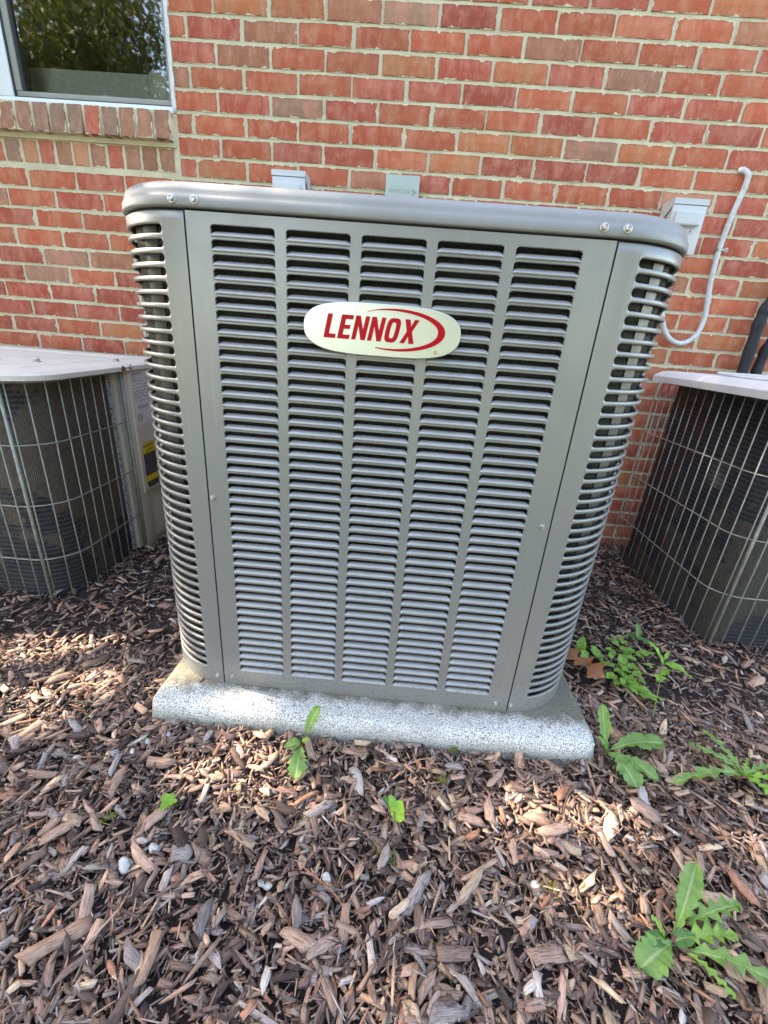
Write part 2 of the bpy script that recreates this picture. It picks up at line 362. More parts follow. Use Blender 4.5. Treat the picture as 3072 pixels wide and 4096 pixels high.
def bolt(parent, loc, normal, mat='zinc', r=0.0065, name='bolt'):
    key = (mat, r)
    if key not in _bolt:
        V = []; F = []; prof = [(0.0, 1.25), (0.14, 1.25), (0.24, 1.05)]
        n = 18
        for z, q in prof: V += [(q * r * math.cos(2 * math.pi * i / n), q * r * math.sin(2 * math.pi * i / n), z * r) for i in range(n)]
        for k in range(2): F += [(k * n + i, k * n + (i + 1) % n, (k + 1) * n + (i + 1) % n, (k + 1) * n + i) for i in range(n)]
        F.append(tuple(range(2 * n, 3 * n))); b = len(V)
        for z, q in ((0.24, 0.80), (0.95, 0.80), (1.1, 0.66)): V += [(q * r * math.cos(math.pi * i / 3), q * r * math.sin(math.pi * i / 3), z * r) for i in range(6)]
        for k in range(2): F += [(b + k * 6 + i, b + k * 6 + (i + 1) % 6, b + (k + 1) * 6 + (i + 1) % 6, b + (k + 1) * 6 + i) for i in range(6)]
        # sunk top
        b2 = len(V); V += [(0.5 * r * math.cos(math.pi * i / 3), 0.5 * r * math.sin(math.pi * i / 3), 0.95 * r) for i in range(6)]
        F += [(b + 12 + i, b + 12 + (i + 1) % 6, b2 + (i + 1) % 6, b2 + i) for i in range(6)]; F.append(tuple(range(b2, b2 + 6)))
        _bolt[key] = mesh('bolt', V, F, M[mat])
    o = link(name, _bolt[key], parent); o.location = loc
    q = Vector(normal).to_track_quat('Z', 'Y'); o.rotation_mode = 'QUATERNION'
    from mathutils import Quaternion
    o.rotation_quaternion = q @ Quaternion((0, 0, 1), rnd.uniform(0, 1.0)); return o
def proj(P):
    c = np.asarray(P) - CP; z = c @ FW
    return np.stack([1536 + FPX * (c @ RT) / z, 2048 + FPX * (c @ DN) / z], -1), z

# ---------------------------------------------------------------- ground
def gh(x, y):
    x = np.asarray(x, float); y = np.asarray(y, float)
    h = 0.008 * np.sin(3.1 * x + 1.0) * np.cos(2.3 * y) + 0.006 * np.sin(7.7 * x + 3.9 * y) + 0.004 * np.sin(13 * y - 5 * x + 2)
    d = np.hypot(np.maximum(np.maximum(-0.04 - x, x - 1.02), 0), np.maximum(-1.31 - y, 0))
    return h * np.clip(d / 0.25, 0.25, 1) - 0.012 + 0.010 * np.exp(-(d / 0.05) ** 2) * (0.6 + 0.4 * np.sin(23 * x) * np.sin(9 * x + 2))
NX, NY = 150, 100
gx = np.concatenate([[-60, -20, -6], np.linspace(-3.2, 4.2, NX), [7, 20, 60]]); gy = np.concatenate([[-60, -20, -6], np.linspace(-3.4, 1.0, NY), [4, 12, 40]])
X, Y = np.meshgrid(gx, gy); Z = gh(X, Y) - 0.006 + rng.normal(0, 0.002, X.shape) * (np.abs(X) < 5)
nx, ny = len(gx), len(gy); idx = np.arange(nx * ny).reshape(ny, nx)
F = np.stack([idx[:-1, :-1], idx[:-1, 1:], idx[1:, 1:], idx[1:, :-1]], -1).reshape(-1, 4)
struct(obj('ground', np.stack([X, Y, Z], -1).reshape(-1, 3), F, M['soil'], smooth=True))
V = []; F = []
ed = [(-60 + 2.4 * i, -3.0 + 0.12 * math.sin(i * 0.9)) for i in range(51)]
for i, (x, y) in enumerate(ed): V += [(x, y, 0.03), (x, -60, 0.03)]
for i in range(50): F.append((2 * i, 2 * i + 1, 2 * i + 3, 2 * i + 2))
struct(obj('lawn', V, F, M['lawn']))

# ---------------------------------------------------------------- brick wall
ROW = 0.070069; HB = 0.1016; ZA = 1.88
wall = thing('brick_wall', 'red brick house wall with pale mortar joints behind the condenser units', 'brick wall')
WX0, WX1 = -1.86, -0.477   # window opening
WZ0, WZ1 = 1.628, 2.80
mb = Bag()
yb = 0.005
mb.box(-3.4, WX0, yb, 0.12, -0.15, 3.1); mb.box(WX1, 4.0, yb, 0.12, -0.15, 3.1)
mb.box(WX0, WX1, yb, 0.12, -0.15, WZ0 - 0.001); mb.box(WX0, WX1, yb, 0.12, WZ1, 3.1)
mb.make('mortar_bed', M['mortar'], wall)
PAL = [((0.37, 0.088, 0.043), (0.41, 0.145, 0.080), 50), ((0.32, 0.070, 0.042), (0.40, 0.130, 0.090), 34), ((0.38, 0.118, 0.052), (0.36, 0.155, 0.075), 10),
       ((0.31, 0.125, 0.070), (0.38, 0.17, 0.10), 6), ((0.27, 0.14, 0.09), (0.40, 0.165, 0.11), 4)]
PALR = [((0.27, 0.135, 0.085), (0.32, 0.15, 0.09), 40), ((0.40, 0.10, 0.06), (0.36, 0.12, 0.08), 22), ((0.22, 0.125, 0.085), (0.26, 0.15, 0.11), 24), ((0.42, 0.17, 0.09), (0.38, 0.19, 0.11), 14)]
def pick(pal):
    t = rnd.uniform(0, sum(p[2] for p in pal))
    for a, b, q in pal:
        t -= q
        if t <= 0: break
    k = rnd.uniform(0.85, 1.14); g = rnd.uniform(0.93, 1.08)
    return tuple(c * k * (1 if i == 0 else g) for i, c in enumerate(a)), tuple(c * k for c in b)
def brick_geo(hw, hh, pal, proud=0.0, depth=0.02, lip=0.0):
    """front grid with uneven arrises; local coords, y out of wall is negative"""
    n, k = (7, 3) if hw > hh else (3, 5)
    V = []; ax = np.linspace(-hw, hw, n); az = np.linspace(-hh, hh, k)
    f0 = proud + rnd.uniform(-0.0012, 0.0012); tx = rnd.uniform(-0.004, 0.004); tz = rnd.uniform(-0.01, 0.01)
    for j in range(k):
        for i in range(n):
            e = i in (0, n - 1) or j in (0, k - 1); x, z = ax[i], az[j]
            if e: x += rnd.uniform(-0.0013, 0.0013); z += rnd.uniform(-0.0013, 0.0013)
            V.append((x, -f0 + tx * x + tz * z + (0.0022 if e else rnd.uniform(-0.0005, 0.0005)), z))
    ring = [(i, 0) for i in range(n)] + [(n - 1, j) for j in range(1, k)] + [(i, k - 1) for i in range(n - 2, -1, -1)] + [(0, j) for j in range(k - 2, 0, -1)]
    b = len(V)
    for i, j in ring:
        v = V[j * n + i]; s = 1.012; V.append((v[0] * s, depth, v[2] * s))
    F = [(j * n + i, j * n + i + 1, (j + 1) * n + i + 1, (j + 1) * n + i) for j in range(k - 1) for i in range(n - 1)]
    r = len(ring)
    for q in range(r):
        i, j = ring[q]; i2, j2 = ring[(q + 1) % r]
        F.append((j2 * n + i2, j * n + i, b + q, b + (q + 1) % r))
    c1, c2 = pick(pal); N = len(V)
    at = {'col': [(*c1, 1)] * N, 'col2': [(*c2, 1)] * N, 'loc': V, 'hs': [(hw, rnd.uniform(0, 9), hh)] * N}
    return V, F, at
bricks = []  # (center, hw, hh, kwargs)
for r in range(-16, 29):
    zc = ZA - r * ROW
    if zc > 3.06 or zc < -0.1: continue
    for k in range(-34, 40):
        if (k - r) % 2: continue
        # brick between head joints k and k+2
        x0 = k * HB + 0.0055; x1 = (k + 2) * HB - 0.0055
        ja = rnd.uniform(-0.003, 0.003); x0 += ja; x1 += ja
        if WZ0 - 0.20 < zc < WZ1 + 0.02:
            segs = []
            if x0 < WX0 - 0.02: segs.append((x0, min(x1, WX0 - 0.01)))
            if x1 > WX1 + 0.02: segs.append((max(x0, WX1 + 0.006), x1))
        else: segs = [(x0, x1)]
        for a, b in segs:
            if b - a < 0.035: continue
            if a < -3.35 or b > 3.95: continue
            bricks.append(((a + b) / 2, zc + rnd.uniform(-0.0012, 0.0012), (b - a) / 2, 0.0292 + rnd.uniform(-0.0008, 0.0008), 'n'))
x = -0.5185
i = 0
while x > WX0 - 0.03:
    bricks.append((x, 1.583, 0.0285, 0.0455, 's')); x -= 0.0682
x = -0.526
while x > WX0 - 0.03:
    bricks.append((x, 1.4795, 0.0295, 0.0375, 'r')); x -= 0.0702
unit_poly = [(250, 430), (330, 395), (1360, 455), (1490, 540), (1190, 1540), (395, 1460)]
def inside(p, poly):
    c = False; j = len(poly) - 1
    for i in range(len(poly)):
        if (poly[i][1] > p[1]) != (poly[j][1] > p[1]) and p[0] < (poly[j][0] - poly[i][0]) * (p[1] - poly[i][1]) / (poly[j][1] - poly[i][1]) + poly[i][0]: c = not c
        j = i
    return c
scored = []
for b in bricks:
    cx, cz, hw, hh, kd = b
    P, z = proj(np.array([[cx - hw, 0, cz - hh], [cx + hw, 0, cz - hh], [cx + hw, 0, cz + hh], [cx - hw, 0, cz + hh]]))
    inframe = P[:, 0].max() > 0 and P[:, 0].min() < 3072 and P[:, 1].max() > 0 and P[:, 1].min() < 4096
    hid = all(inside(tuple(q / 1.85172), unit_poly) for q in P)
    hid = hid or (cx + hw < -0.45 and cz < 0.66) or (cx - hw > 1.52 and cz < 0.76)
    scored.append(((P[:, 0].max() - P[:, 0].min()) * (P[:, 1].max() - P[:, 1].min()) if inframe and not hid else 0, b))
order = sorted(range(len(scored)), key=lambda i: -scored[i][0]); single = set(i for i in order[:300] if scored[i][0] > 0)
rest = dict(V=[], F=[], col=[], col2=[], loc=[], hs=[]); nb = 0
for i, (sc, (cx, cz, hw, hh, kd)) in enumerate(scored):
    pr = {'n': 0.0, 's': 0.03, 'r': -0.0005}[kd]
    V, F, at = brick_geo(hw, hh, PAL if kd == 'n' else PALR, pr, 0.02)
    if kd == 's':   # sloping sill brick: top edge further back
        V = [(v[0], v[1] + (v[2] * 0.12), v[2]) for v in V]
    if i in single:
        me = mesh('brick', V, F, M['brick'], attrs=at); o = link('brick', me, wall); o.location = (cx, 0, cz)
    else:
        rest['F'] += [tuple(q + nb for q in f) for f in F]; rest['V'] += [(v[0] + cx, v[1], v[2] + cz) for v in V]; nb += len(V)
        for k in ('col', 'col2', 'loc', 'hs'): rest[k] += list(at[k])
o = obj('bricks_beyond', rest['V'], rest['F'], M['brick'], wall, attrs={k: rest[k] for k in ('col', 'col2', 'loc', 'hs')}); o['kind'] = 'stuff'
# mortar fillet under the projecting sill bricks, and between them
mf = Bag(); mf.box(WX0, -0.484, -0.004, 0.02, 1.520, 1.536); mf.box(WX0, -0.490, -0.022, 0.02, 1.5385, 1.627)
mf.make('sill_mortar', M['mortar'], wall)

# ---------------------------------------------------------------- window
win = thing('window', 'white vinyl framed house window with grey sash reflecting trees, upper left of the wall', 'window', (-0.8, 0, WZ0))
def W(name, mat, boxes, bev=0.003):
    for k, (a, b, c, d, e, f) in enumerate(boxes):
        o = rbox(name, a, b, c, d, e, f, M[mat], None, bev); o.parent = win; o.location = Vector((0, 0, 0)) - win.location
ZT = 2.78
W('frame', 'white_vinyl', [(-1.1699, -0.4781, 0.004, 0.09, 1.6295, 1.650), (-0.4890, -0.4785, 0.0045, 0.09, 1.6505, ZT), (-1.1695, -1.1135, 0.0042, 0.09, 1.6505, ZT)])
W('frame', 'white_vinyl', [(-1.8590, -1.1705, 0.004, 0.09, 1.6295, 1.650), (-1.1905, -1.1705, 0.0045, 0.09, 1.6505, ZT), (-1.858, -1.80, 0.0042, 0.09, 1.6505, ZT)])
W('sash', 'sash', [(-1.1075, -0.494, 0.018, 0.075, 1.6560, 1.6730), (-1.1075, -1.087, 0.016, 0.075, 1.6735, ZT), (-0.5015, -0.4940, 0.018, 0.075, 1.6735, ZT)], 0.002)
W('gasket', 'gasket', [(-1.1125, -1.1080, 0.010, 0.08, 1.6520, ZT), (-1.1078, -0.4900, 0.012, 0.08, 1.6505, 1.6555), (-1.0868, -1.080, 0.024, 0.07, 1.6755, ZT), (-1.0795, -0.5022, 0.028, 0.07, 1.6733, 1.6758)], 0.001)
W('sash', 'sash', [(-1.798, -1.192, 0.018, 0.075, 1.6520, 1.6730), (-1.798, -1.778, 0.016, 0.075, 1.6735, ZT), (-1.212, -1.192, 0.018, 0.075, 1.6735, ZT)], 0.002)
for a, b in ((-1.0797, -0.502), (-1.777, -1.213)):
    o = obj('pane', [(a, 0.036, 1.676), (b, 0.036, 1.676), (b, 0.036, ZT), (a, 0.036, ZT)], [(0, 1, 2, 3)], M['glass'], win); o.location = -win.location
cb = Bag(); pts = []
for i in range(60):
    z = 1.632 + i * 0.02; pts.append((-0.4765 + 0.0022 * math.sin(i * 1.7) + rnd.uniform(-0.0012, 0.0012), 0.001, z))
cb.tube(pts, 0.0055, 6); o = cb.make('caulk', M['caulk'], win, True); o.location = -win.location
# room behind the glass
room = thing('room', 'dim room interior seen through the window glass', 'room', (-1.1, 0.4, 1.6))
rb = Bag()
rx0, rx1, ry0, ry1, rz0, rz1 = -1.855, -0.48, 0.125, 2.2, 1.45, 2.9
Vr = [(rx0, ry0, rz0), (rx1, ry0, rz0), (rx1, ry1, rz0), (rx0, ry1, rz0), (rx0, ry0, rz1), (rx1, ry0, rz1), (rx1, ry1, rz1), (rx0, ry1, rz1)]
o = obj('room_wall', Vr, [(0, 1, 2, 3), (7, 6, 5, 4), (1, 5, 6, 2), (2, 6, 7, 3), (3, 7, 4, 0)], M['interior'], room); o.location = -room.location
o = rbox('room_sill', -1.85, -0.485, 0.135, 0.24, 1.655, 1.793, M['room_sill'], room, 0.004); o.location = -room.location
cup = Bag(); prof = [(0.064, 0.0), (0.068, 0.02), (0.068, 0.075), (0.058, 0.093), (0.034, 0.102), (0.0, 0.104)]
n = 20; Vc = []; Fc = []
for r_, z_ in prof: Vc += [(-0.550 + r_ * math.cos(2 * math.pi * i / n), 0.088 + r_ * 0.6 * math.sin(2 * math.pi * i / n), 1.680 + z_) for i in range(n)]
for k in range(len(prof) - 1): Fc += [(k * n + i, k * n + (i + 1) % n, (k + 1) * n + (i + 1) % n, (k + 1) * n + i) for i in range(n)]
tag(obj('bowl', Vc, Fc, M['cup'], None, smooth=True), 'pale rounded bowl standing on the sill inside the window', 'bowl')

# ---------------------------------------------------------------- main condenser unit
UX0, UX1, UYF = -0.066, 1.000, -1.242
RC = 0.172; UYB = UYF + 1.07; UZ0, UZ1 = 0.0565, 1.0745
PITCH = 0.02182; SL_TOP = 1.0465 + PITCH / 2   # top of the first cell; slot centre 1.0465
unit = thing('condenser_unit', 'large taupe grey air conditioner with louvered front and oval red and silver nameplate', 'air conditioner', (0.469, -0.7, UZ0))
UL = unit.location.copy()
def U(name, V, F, mat, parent=None, **kw):
    o = obj(name, V, F, mat, parent or unit, **kw)
    if parent is None: o.location = -UL
    return o
def outline(off=0.0, r=RC, seg=16):
    """plan of the cabinet, counterclockwise, starting front left"""
    x0, x1, y0, y1 = UX0 - off, UX1 + off, UYF - off, UYB + off; r = r + off; P = []
    for cx, cy, a0 in ((x0 + r, y0 + r, 180), (x1 - r, y0 + r, 270), (x1 - r, y1 - r, 0), (x0 + r, y1 - r, 90)):
        for i in range(seg + 1):
            a = math.radians(a0 + 90 * i / seg); P.append((cx + r * math.cos(a), cy + r * math.sin(a)))
    return P
def loft(rings, close_top=True, close_bot=False):
    n = len(rings[0][1]); V = []; F = []
    for z, P in rings: V += [(p[0], p[1], z) for p in P]
    for k in range(len(rings) - 1): F += [(k * n + i, k * n + (i + 1) % n, (k + 1) * n + (i + 1) % n, (k + 1) * n + i) for i in range(n)]
    if close_top: F.append(tuple(range((len(rings) - 1) * n, len(rings) * n)))
    if close_bot: F.append(tuple(reversed(range(n))))
    return V, F
# cap with rolled top edge
rings = [(1.0775, outline(-0.006)), (1.0775, outline(0.001)), (1.0790, outline(0.0035)), (1.0815, outline(0.0045)), (1.092, outline(0.0035)), (1.0955, outline(0.0015)), (1.0985, outline(-0.0005))]
for i in range(1, 9):
    a = math.radians(90 * i / 8); rings.append((1.0985 + 0.0205 * math.sin(a), outline(-0.0005 - 0.026 * (1 - math.cos(a)))))
rings.append((1.1185, outline(-0.07)))
V, F = loft(rings, True, True); cap = U('cap', V, F, M['taupe_cap'], smooth=True)
gr = Bag()
for k in range(14):
    r_ = 0.09 + 0.024 * k; gr.tube([(0.469 + r_ * math.cos(2 * math.pi * i / 40), -0.707 + r_ * math.sin(2 * math.pi * i / 40), 1.128) for i in range(41)], 0.003, 5, False)
for i in range(8):
    a = math.pi * i / 4; gr.tube([(0.469 + 0.08 * math.cos(a), -0.707 + 0.08 * math.sin(a), 1.126), (0.469 + 0.41 * math.cos(a), -0.707 + 0.41 * math.sin(a), 1.124)], 0.004, 5)
o = gr.make('fan_grille', M['taupe'], unit, True); o.location = -UL
# corner post: bent sheet with 44 rolled slots; s runs along the arc from the seam (flat) to the side seam
def corner_post():
    a0, a1 = -0.5, 90.5
    sa, sb = math.radians(13.5), math.radians(81)      # slot ends, in arc angle from the front
    hr = 0.0078; er = hr / RC
    angs = [math.radians(a0), math.radians(5), sa]
    for q in (0.05, 0.13, 0.25, 0.42, 0.65, 1.0): angs.append(sa + er * q * 1.0)
    m_ = 15
    for i in range(1, m_): angs.append(sa + er + (sb - sa - 2 * er) * i / m_)
    for q in (1.0, 0.65, 0.42, 0.25, 0.13, 0.05): angs.append(sb - er * q)
    angs += [sb, math.radians(a1)]
    def e(a):
        if a <= sa or a >= sb: return 0.0
        t = min(a - sa, sb - a) / er
        return hr if t >= 1 else hr * math.sqrt(max(0, 1 - (1 - t) ** 2))
    cx, cy = RC, RC   # local: x from left extent, y from front
    def P(a, d, z): rr = RC - d; return (cx - rr * math.sin(a), cy - rr * math.cos(a), z)
    V = []; F = []; na = len(angs)
    zt = UZ1 - 0.0005; zb = UZ0
    # solid strips top and bottom
    def strip(z0, z1):
        b = len(V)
        for a in angs: V.append(P(a, 0, z0)); V.append(P(a, 0, z1))
        for i in range(na - 1): F.append((b + 2 * i, b + 2 * i + 1, b + 2 * i + 3, b + 2 * i + 2))
    top = SL_TOP; bot = SL_TOP - 44 * PITCH
    b = len(V)
    for a in angs: V.append(P(a, 0.004, zt)); V.append(P(a, 0.0, zt - 0.003))
    for i in range(na - 1): F.append((b + 2 * i + 1, b + 2 * i, b + 2 * i + 2, b + 2 * i + 3))
    strip(top, zt - 0.003); strip(zb, bot)
    layers = [(0.0, 0.0), (0.0010, 0.0008), (0.0030, 0.0012), (0.0052, 0.0009), (0.0065, -0.0002)]
    for c in range(44):
        z1 = SL_TOP - c * PITCH; z0 = z1 - PITCH; zc = (z0 + z1) / 2
        for sgn, ze in ((1, z1), (-1, z0)):
            base = len(V); L = 1 + len(layers)
            for a in angs:
                V.append(P(a, 0, ze)); h = e(a)
                for d, sh in layers: V.append(P(a, d if h > 0 else 0, zc + sgn * max(h - (sh if h > sh else h * 0.2), 0)))
            for i in range(na - 1):
                hl = e(angs[i]) > 0 or e(angs[i + 1]) > 0
                for k in range(L - 1 if hl else 1):
                    q = (base + i * L + k, base + i * L + k + 1, base + (i + 1) * L + k + 1, base + (i + 1) * L + k)
                    F.append(q if sgn < 0 else q[::-1])
    return V, F
V, F = corner_post(); post_me = mesh('corner_post', V, F, M['taupe'], smooth=True)
bmx = bmesh.new(); bmx.from_mesh(post_me); bmesh.ops.remove_doubles(bmx, verts=bmx.verts, dist=1e-6); bmesh.ops.dissolve_degenerate(bmx, edges=bmx.edges, dist=1e-7); bmesh.ops.recalc_face_normals(bmx, faces=bmx.faces); bmx.to_mesh(post_me); bmx.free()
for (px, py, sx, sy) in ((UX0, UYF, 1, 1), (UX1, UYF, -1, 1), (UX1, UYB, -1, -1), (UX0, UYB, 1, -1)):
    o = link('corner_post', post_me, unit); o.location = Vector((px, py, 0)) - UL; o.scale = (sx, sy, 1)
# front panel: sheet with 5 x 44 openings
SX0, SX1 = UX0 + RC + 0.0045, UX1 - RC - 0.0045
COLS = [(0.1515, 0.2615), (0.2800, 0.3895), (0.4075, 0.5170), (0.5345, 0.6450), (0.6640, 0.7735)]
L_TOP = 1.0575; OH = 0.0187
def front_panel(colsx, sx0, sx1):
    xs = [(sx0, None)]
    V = []; F = []
    def q(x, d, z): return (x, d, z)
    rr = 0.0062
    cols = []
    xs_all = [sx0 - 0.0, ]
    spans = []
    for c0, c1 in colsx:
        ss = [c0, c0 + rr * 0.12, c0 + rr * 0.4, c0 + rr, c0 + rr * 2.4, c0 + (c1 - c0) * 0.35, c0 + (c1 - c0) * 0.65, c1 - rr * 2.4, c1 - rr, c1 - rr * 0.4, c1 - rr * 0.12, c1]
        spans.append(ss)
    allx = [(sx0, -1)]
    for k, ss in enumerate(spans): allx += [(x, k) for x in ss]
    allx.append((sx1, -1))
    def top_drop(x, k):
        c0, c1 = colsx[k]; t = min(x - c0, c1 - x) / rr
        return 0.0 if t >= 1 else rr - rr * math.sqrt(max(0, 1 - (1 - t) ** 2))
    n = len(allx)
    zt = UZ1 - 0.0005; zb = UZ0
    lead = [(sx0 + 0.004, 0.010, None)]
    def row(z0, z1):
        b = len(V)
        for x, k in allx: V.append((x, 0, z0)); V.append((x, 0, z1))
        for i in range(n - 1): F.append((b + 2 * i, b + 2 * i + 2, b + 2 * i + 3, b + 2 * i + 1))
    row(L_TOP + 0.0015, zt)
    zlast = None
    for r in range(44):
        zt_ = L_TOP - r * PITCH; zb_ = zt_ - OH; z1 = zt_ + 0.0015; z0 = z1 - PITCH
        b = len(V)
        for x, k in allx:
            dr = top_drop(x, k) if k >= 0 else 0
            V.append((x, 0, z1)); V.append((x, 0, zt_ - dr)); V.append((x, 0.0016, zt_ - dr - 0.0012)); V.append((x, 0, zb_)); V.append((x, 0, z0))
        for i in range(n - 1):
            A = b + 5 * i; B = A + 5
            F.append((A + 1, B + 1, B, A)); F.append((A + 4, B + 4, B + 3, A + 3))
            inside_ = allx[i][1] >= 0 and allx[i][1] == allx[i + 1][1]
            if not inside_: F.append((A + 3, B + 3, B + 1, A + 1))
            else: F.append((A + 2, B + 2, B + 1, A + 1))
        for k, (c0, c1) in enumerate(colsx):   # inward cheeks at both ends
            for xe, s in ((c0, 1), (c1, -1)):
                b = len(V); V += [(xe, 0, zb_), (xe, 0, zt_ - rr), (xe + s * 0.001, 0.003, zt_ - rr), (xe + s * 0.001, 0.003, zb_)]
                F.append((b, b + 1, b + 2, b + 3))
    row(zb, L_TOP - 44 * PITCH + 0.0015)
    for xe, s in ((sx0, 1), (sx1, -1)):   # returned edges
        b = len(V); V += [(xe, 0, zb), (xe, 0, zt), (xe, 0.012, zt), (xe, 0.012, zb)]; F.append((b, b + 1, b + 2, b + 3))
    b = len(V); V += [(sx0, 0, zb), (sx1, 0, zb), (sx1, 0.012, zb), (sx0, 0.012, zb)]; F.append((b, b + 1, b + 2, b + 3))
    return V, F
def louver_mesh(wd):
    prof = [(0.0000, -0.0004), (-0.0018, 0.0004), (-0.0027, 0.0020), (-0.0020, 0.0040), (0.0010, 0.0064), (0.0045, 0.0082), (0.0080, 0.0095), (0.0087, 0.0089)]
    ts = [0, 0.0012, 0.003, 0.0055, 0.009, 0.016]; xs = ts + [wd * 0.5] + [wd - t for t in reversed(ts)]
    V = []; F = []; npf = len(prof)
    for x in xs:
        e = min(x, wd - x); k = min(1, e / 0.009); k = math.sin(k * math.pi / 2) ** 0.8 if k > 0 else 0
        for i, (d, z) in enumerate(prof):
            t = i / (npf - 1)
            dd = d * (0.25 + 0.75 * k) if d > 0 else d * min(1, e / 0.003 + 0.0); zz = z * (0.45 + 0.55 * k)
            V.append((x, dd, zz))
    for i in range(len(xs) - 1):
        for j in range(npf - 1): F.append((i * npf + j, (i + 1) * npf + j, (i + 1) * npf + j + 1, i * npf + j + 1))
    return mesh('louver', V, F, M['taupe_louver'], smooth=True)
V, F = front_panel(COLS, SX0, SX1)
fpme = mesh('front_panel', V, F, M['taupe'])
fp = link('front_panel', fpme, unit); fp.location = Vector((0, UYF, 0)) - UL
lme = louver_mesh(0.110)
for (c0, c1) in COLS:
    for r in range(44):
        o = link('louver', lme, fp); o.location = (c0, rnd.uniform(-0.0002, 0.0002), L_TOP - r * PITCH - OH); o.scale = ((c1 - c0) / 0.110, 1, 1)
        o.rotation_euler = (rnd.uniform(-0.03, 0.03), 0, 0)
# the same panel closes the back and both sides
for (loc, rz) in (((0.469 * 2 - 0, UYB, 0), math.pi), ):
    o = link('rear_panel', fpme, unit); o.location = Vector((UX0 + UX1, UYB, 0)) - UL; o.rotation_euler = (0, 0, rz)
for (x_, rz, nm) in ((UX0, -math.pi / 2, 'side_panel'), (UX1, math.pi / 2, 'side_panel')):
    o = link(nm, fpme, unit); o.rotation_euler = (0, 0, rz)
    yc = (UYF + UYB) / 2; xm = (UX0 + UX1) / 2
    o.location = Vector((x_, yc + (xm if rz < 0 else -xm), 0)) - UL
# side/rear blades joined (never seen singly)
lv = Bag(); base = [tuple(v.co) for v in lme.vertices]; bf = [tuple(p.vertices) for p in lme.polygons]
for (c0, c1) in COLS:
    for r in range(44): lv.add([(v[0] + c0, v[1], v[2] + L_TOP - r * PITCH - OH) for v in base], bf)
lvme = mesh('side_louvers', lv.V, lv.F, M['taupe_louver'], smooth=True)
for o_ in [o for o in unit.children if o.name.startswith(('side_panel', 'rear_panel'))]:
    o = link('side_louvers', lvme, o_); o['kind'] = 'stuff'
# coil behind, top and base pans
def path_sheet(path, z0, z1, thick=0.0):
    V = []; uv = []; s = 0; F = []
    for i, p in enumerate(path):
        if i: s += math.dist(p, path[i - 1])
        V += [(p[0], p[1], z0), (p[0], p[1], z1)]; uv += [(s, z0), (s, z1)]
    for i in range(len(path) - 1): F.append((2 * i, 2 * i + 2, 2 * i + 3, 2 * i + 1))
    return V, F, uv
oc = outline(-0.030, RC - 0.042, 10)
V, F, uv = path_sheet(oc + [oc[0]], 0.06, 1.075); co_ = U('coil', V, F, M['coil_main'], smooth=True, uv=uv)
m = NB('bent_shiny_fins'); p_ = m.pos()
m.set(color=m.mix(m.noise(m.mapping(p_, (40, 40, 9)), 1.0, 4), (0.04, 0.04, 0.036), (0.22, 0.215, 0.20)), metal=0.75, rough=0.42); m.bump(m.noise(m.mapping(p_, (900, 900, 20)), 1.0, 2), 0.5, 0.001); M['bend'] = m.m
M['bend_dull'] = plain('dull_bent_fins', (0.035, 0.035, 0.033), 0.55, 0.3, 0.3, 40)
for cx_, s_, mt_, a1_ in ((UX0 + 0.130, -1, 'bend_dull', 30), (UX1 - 0.130, 1, 'bend', 36)):
    P_ = [(cx_ + s_ * 0.102 * math.sin(math.radians(a)), UYF + 0.130 - 0.102 * math.cos(math.radians(a))) for a in range(12 if s_ < 0 else 21, a1_ + 1, 3)]
    V, F, uv = path_sheet(P_, 0.07, 1.06); U('coil_bend', V, F, M[mt_], smooth=True, uv=uv)
for sx_ in (0, 1):  # added dark sheets block the view past the coil, so slots look black
    b = Bag(); xa, xb = (UX0 + 0.002, UX0 + 0.034) if sx_ == 0 else (UX1 - 0.034, UX1 - 0.002)
    for yy in (UYF + 0.215, UYB - 0.215): b.box(xa, xb, yy, yy + 0.002, 0.067, 1.065)
    o = b.make('dark_blocker', M['darkmetal'], unit); o.location = -UL; o['kind'] = 'stuff'
V, F = loft([(0.0575, outline(-0.004)), (0.066, outline(-0.004))], True, True); U('base_pan', V, F, M['darkmetal'])
V, F = loft([(1.066, outline(-0.03)), (1.0770, outline(-0.03))], True, True); U('top_baffle', V, F, M['darkmetal'])
for x_, z_ in ((0.0925, 1.0880), (0.1300, 1.0885), (0.796, 1.0900), (0.833, 1.0905)): bolt(unit, Vector((x_, UYF - 0.0042, z_)) - UL, (0, -1, 0), r=0.0056)
for x_, z_ in ((0.1180, 0.5635), (0.8080, 0.5635), (0.0930, 0.0820), (0.1310, 0.0820), (0.794, 0.0790), (0.831, 0.0790)): bolt(unit, Vector((x_, UYF - 0.0005, z_)) - UL, (0, -1, 0), r=0.0048)
# dark gasket strip behind seams, feet
sg = Bag(); sg.box(SX0 - 0.006, SX0 + 0.002, UYF + 0.006, UYF + 0.012, UZ0 + 0.03, UZ1); sg.box(SX1 - 0.002, SX1 + 0.010, UYF + 0.006, UYF + 0.012, UZ0 + 0.03, UZ1)
o = sg.make('seam_backing', M['gasket'], unit); o.location = -UL; o['kind'] = 'stuff'
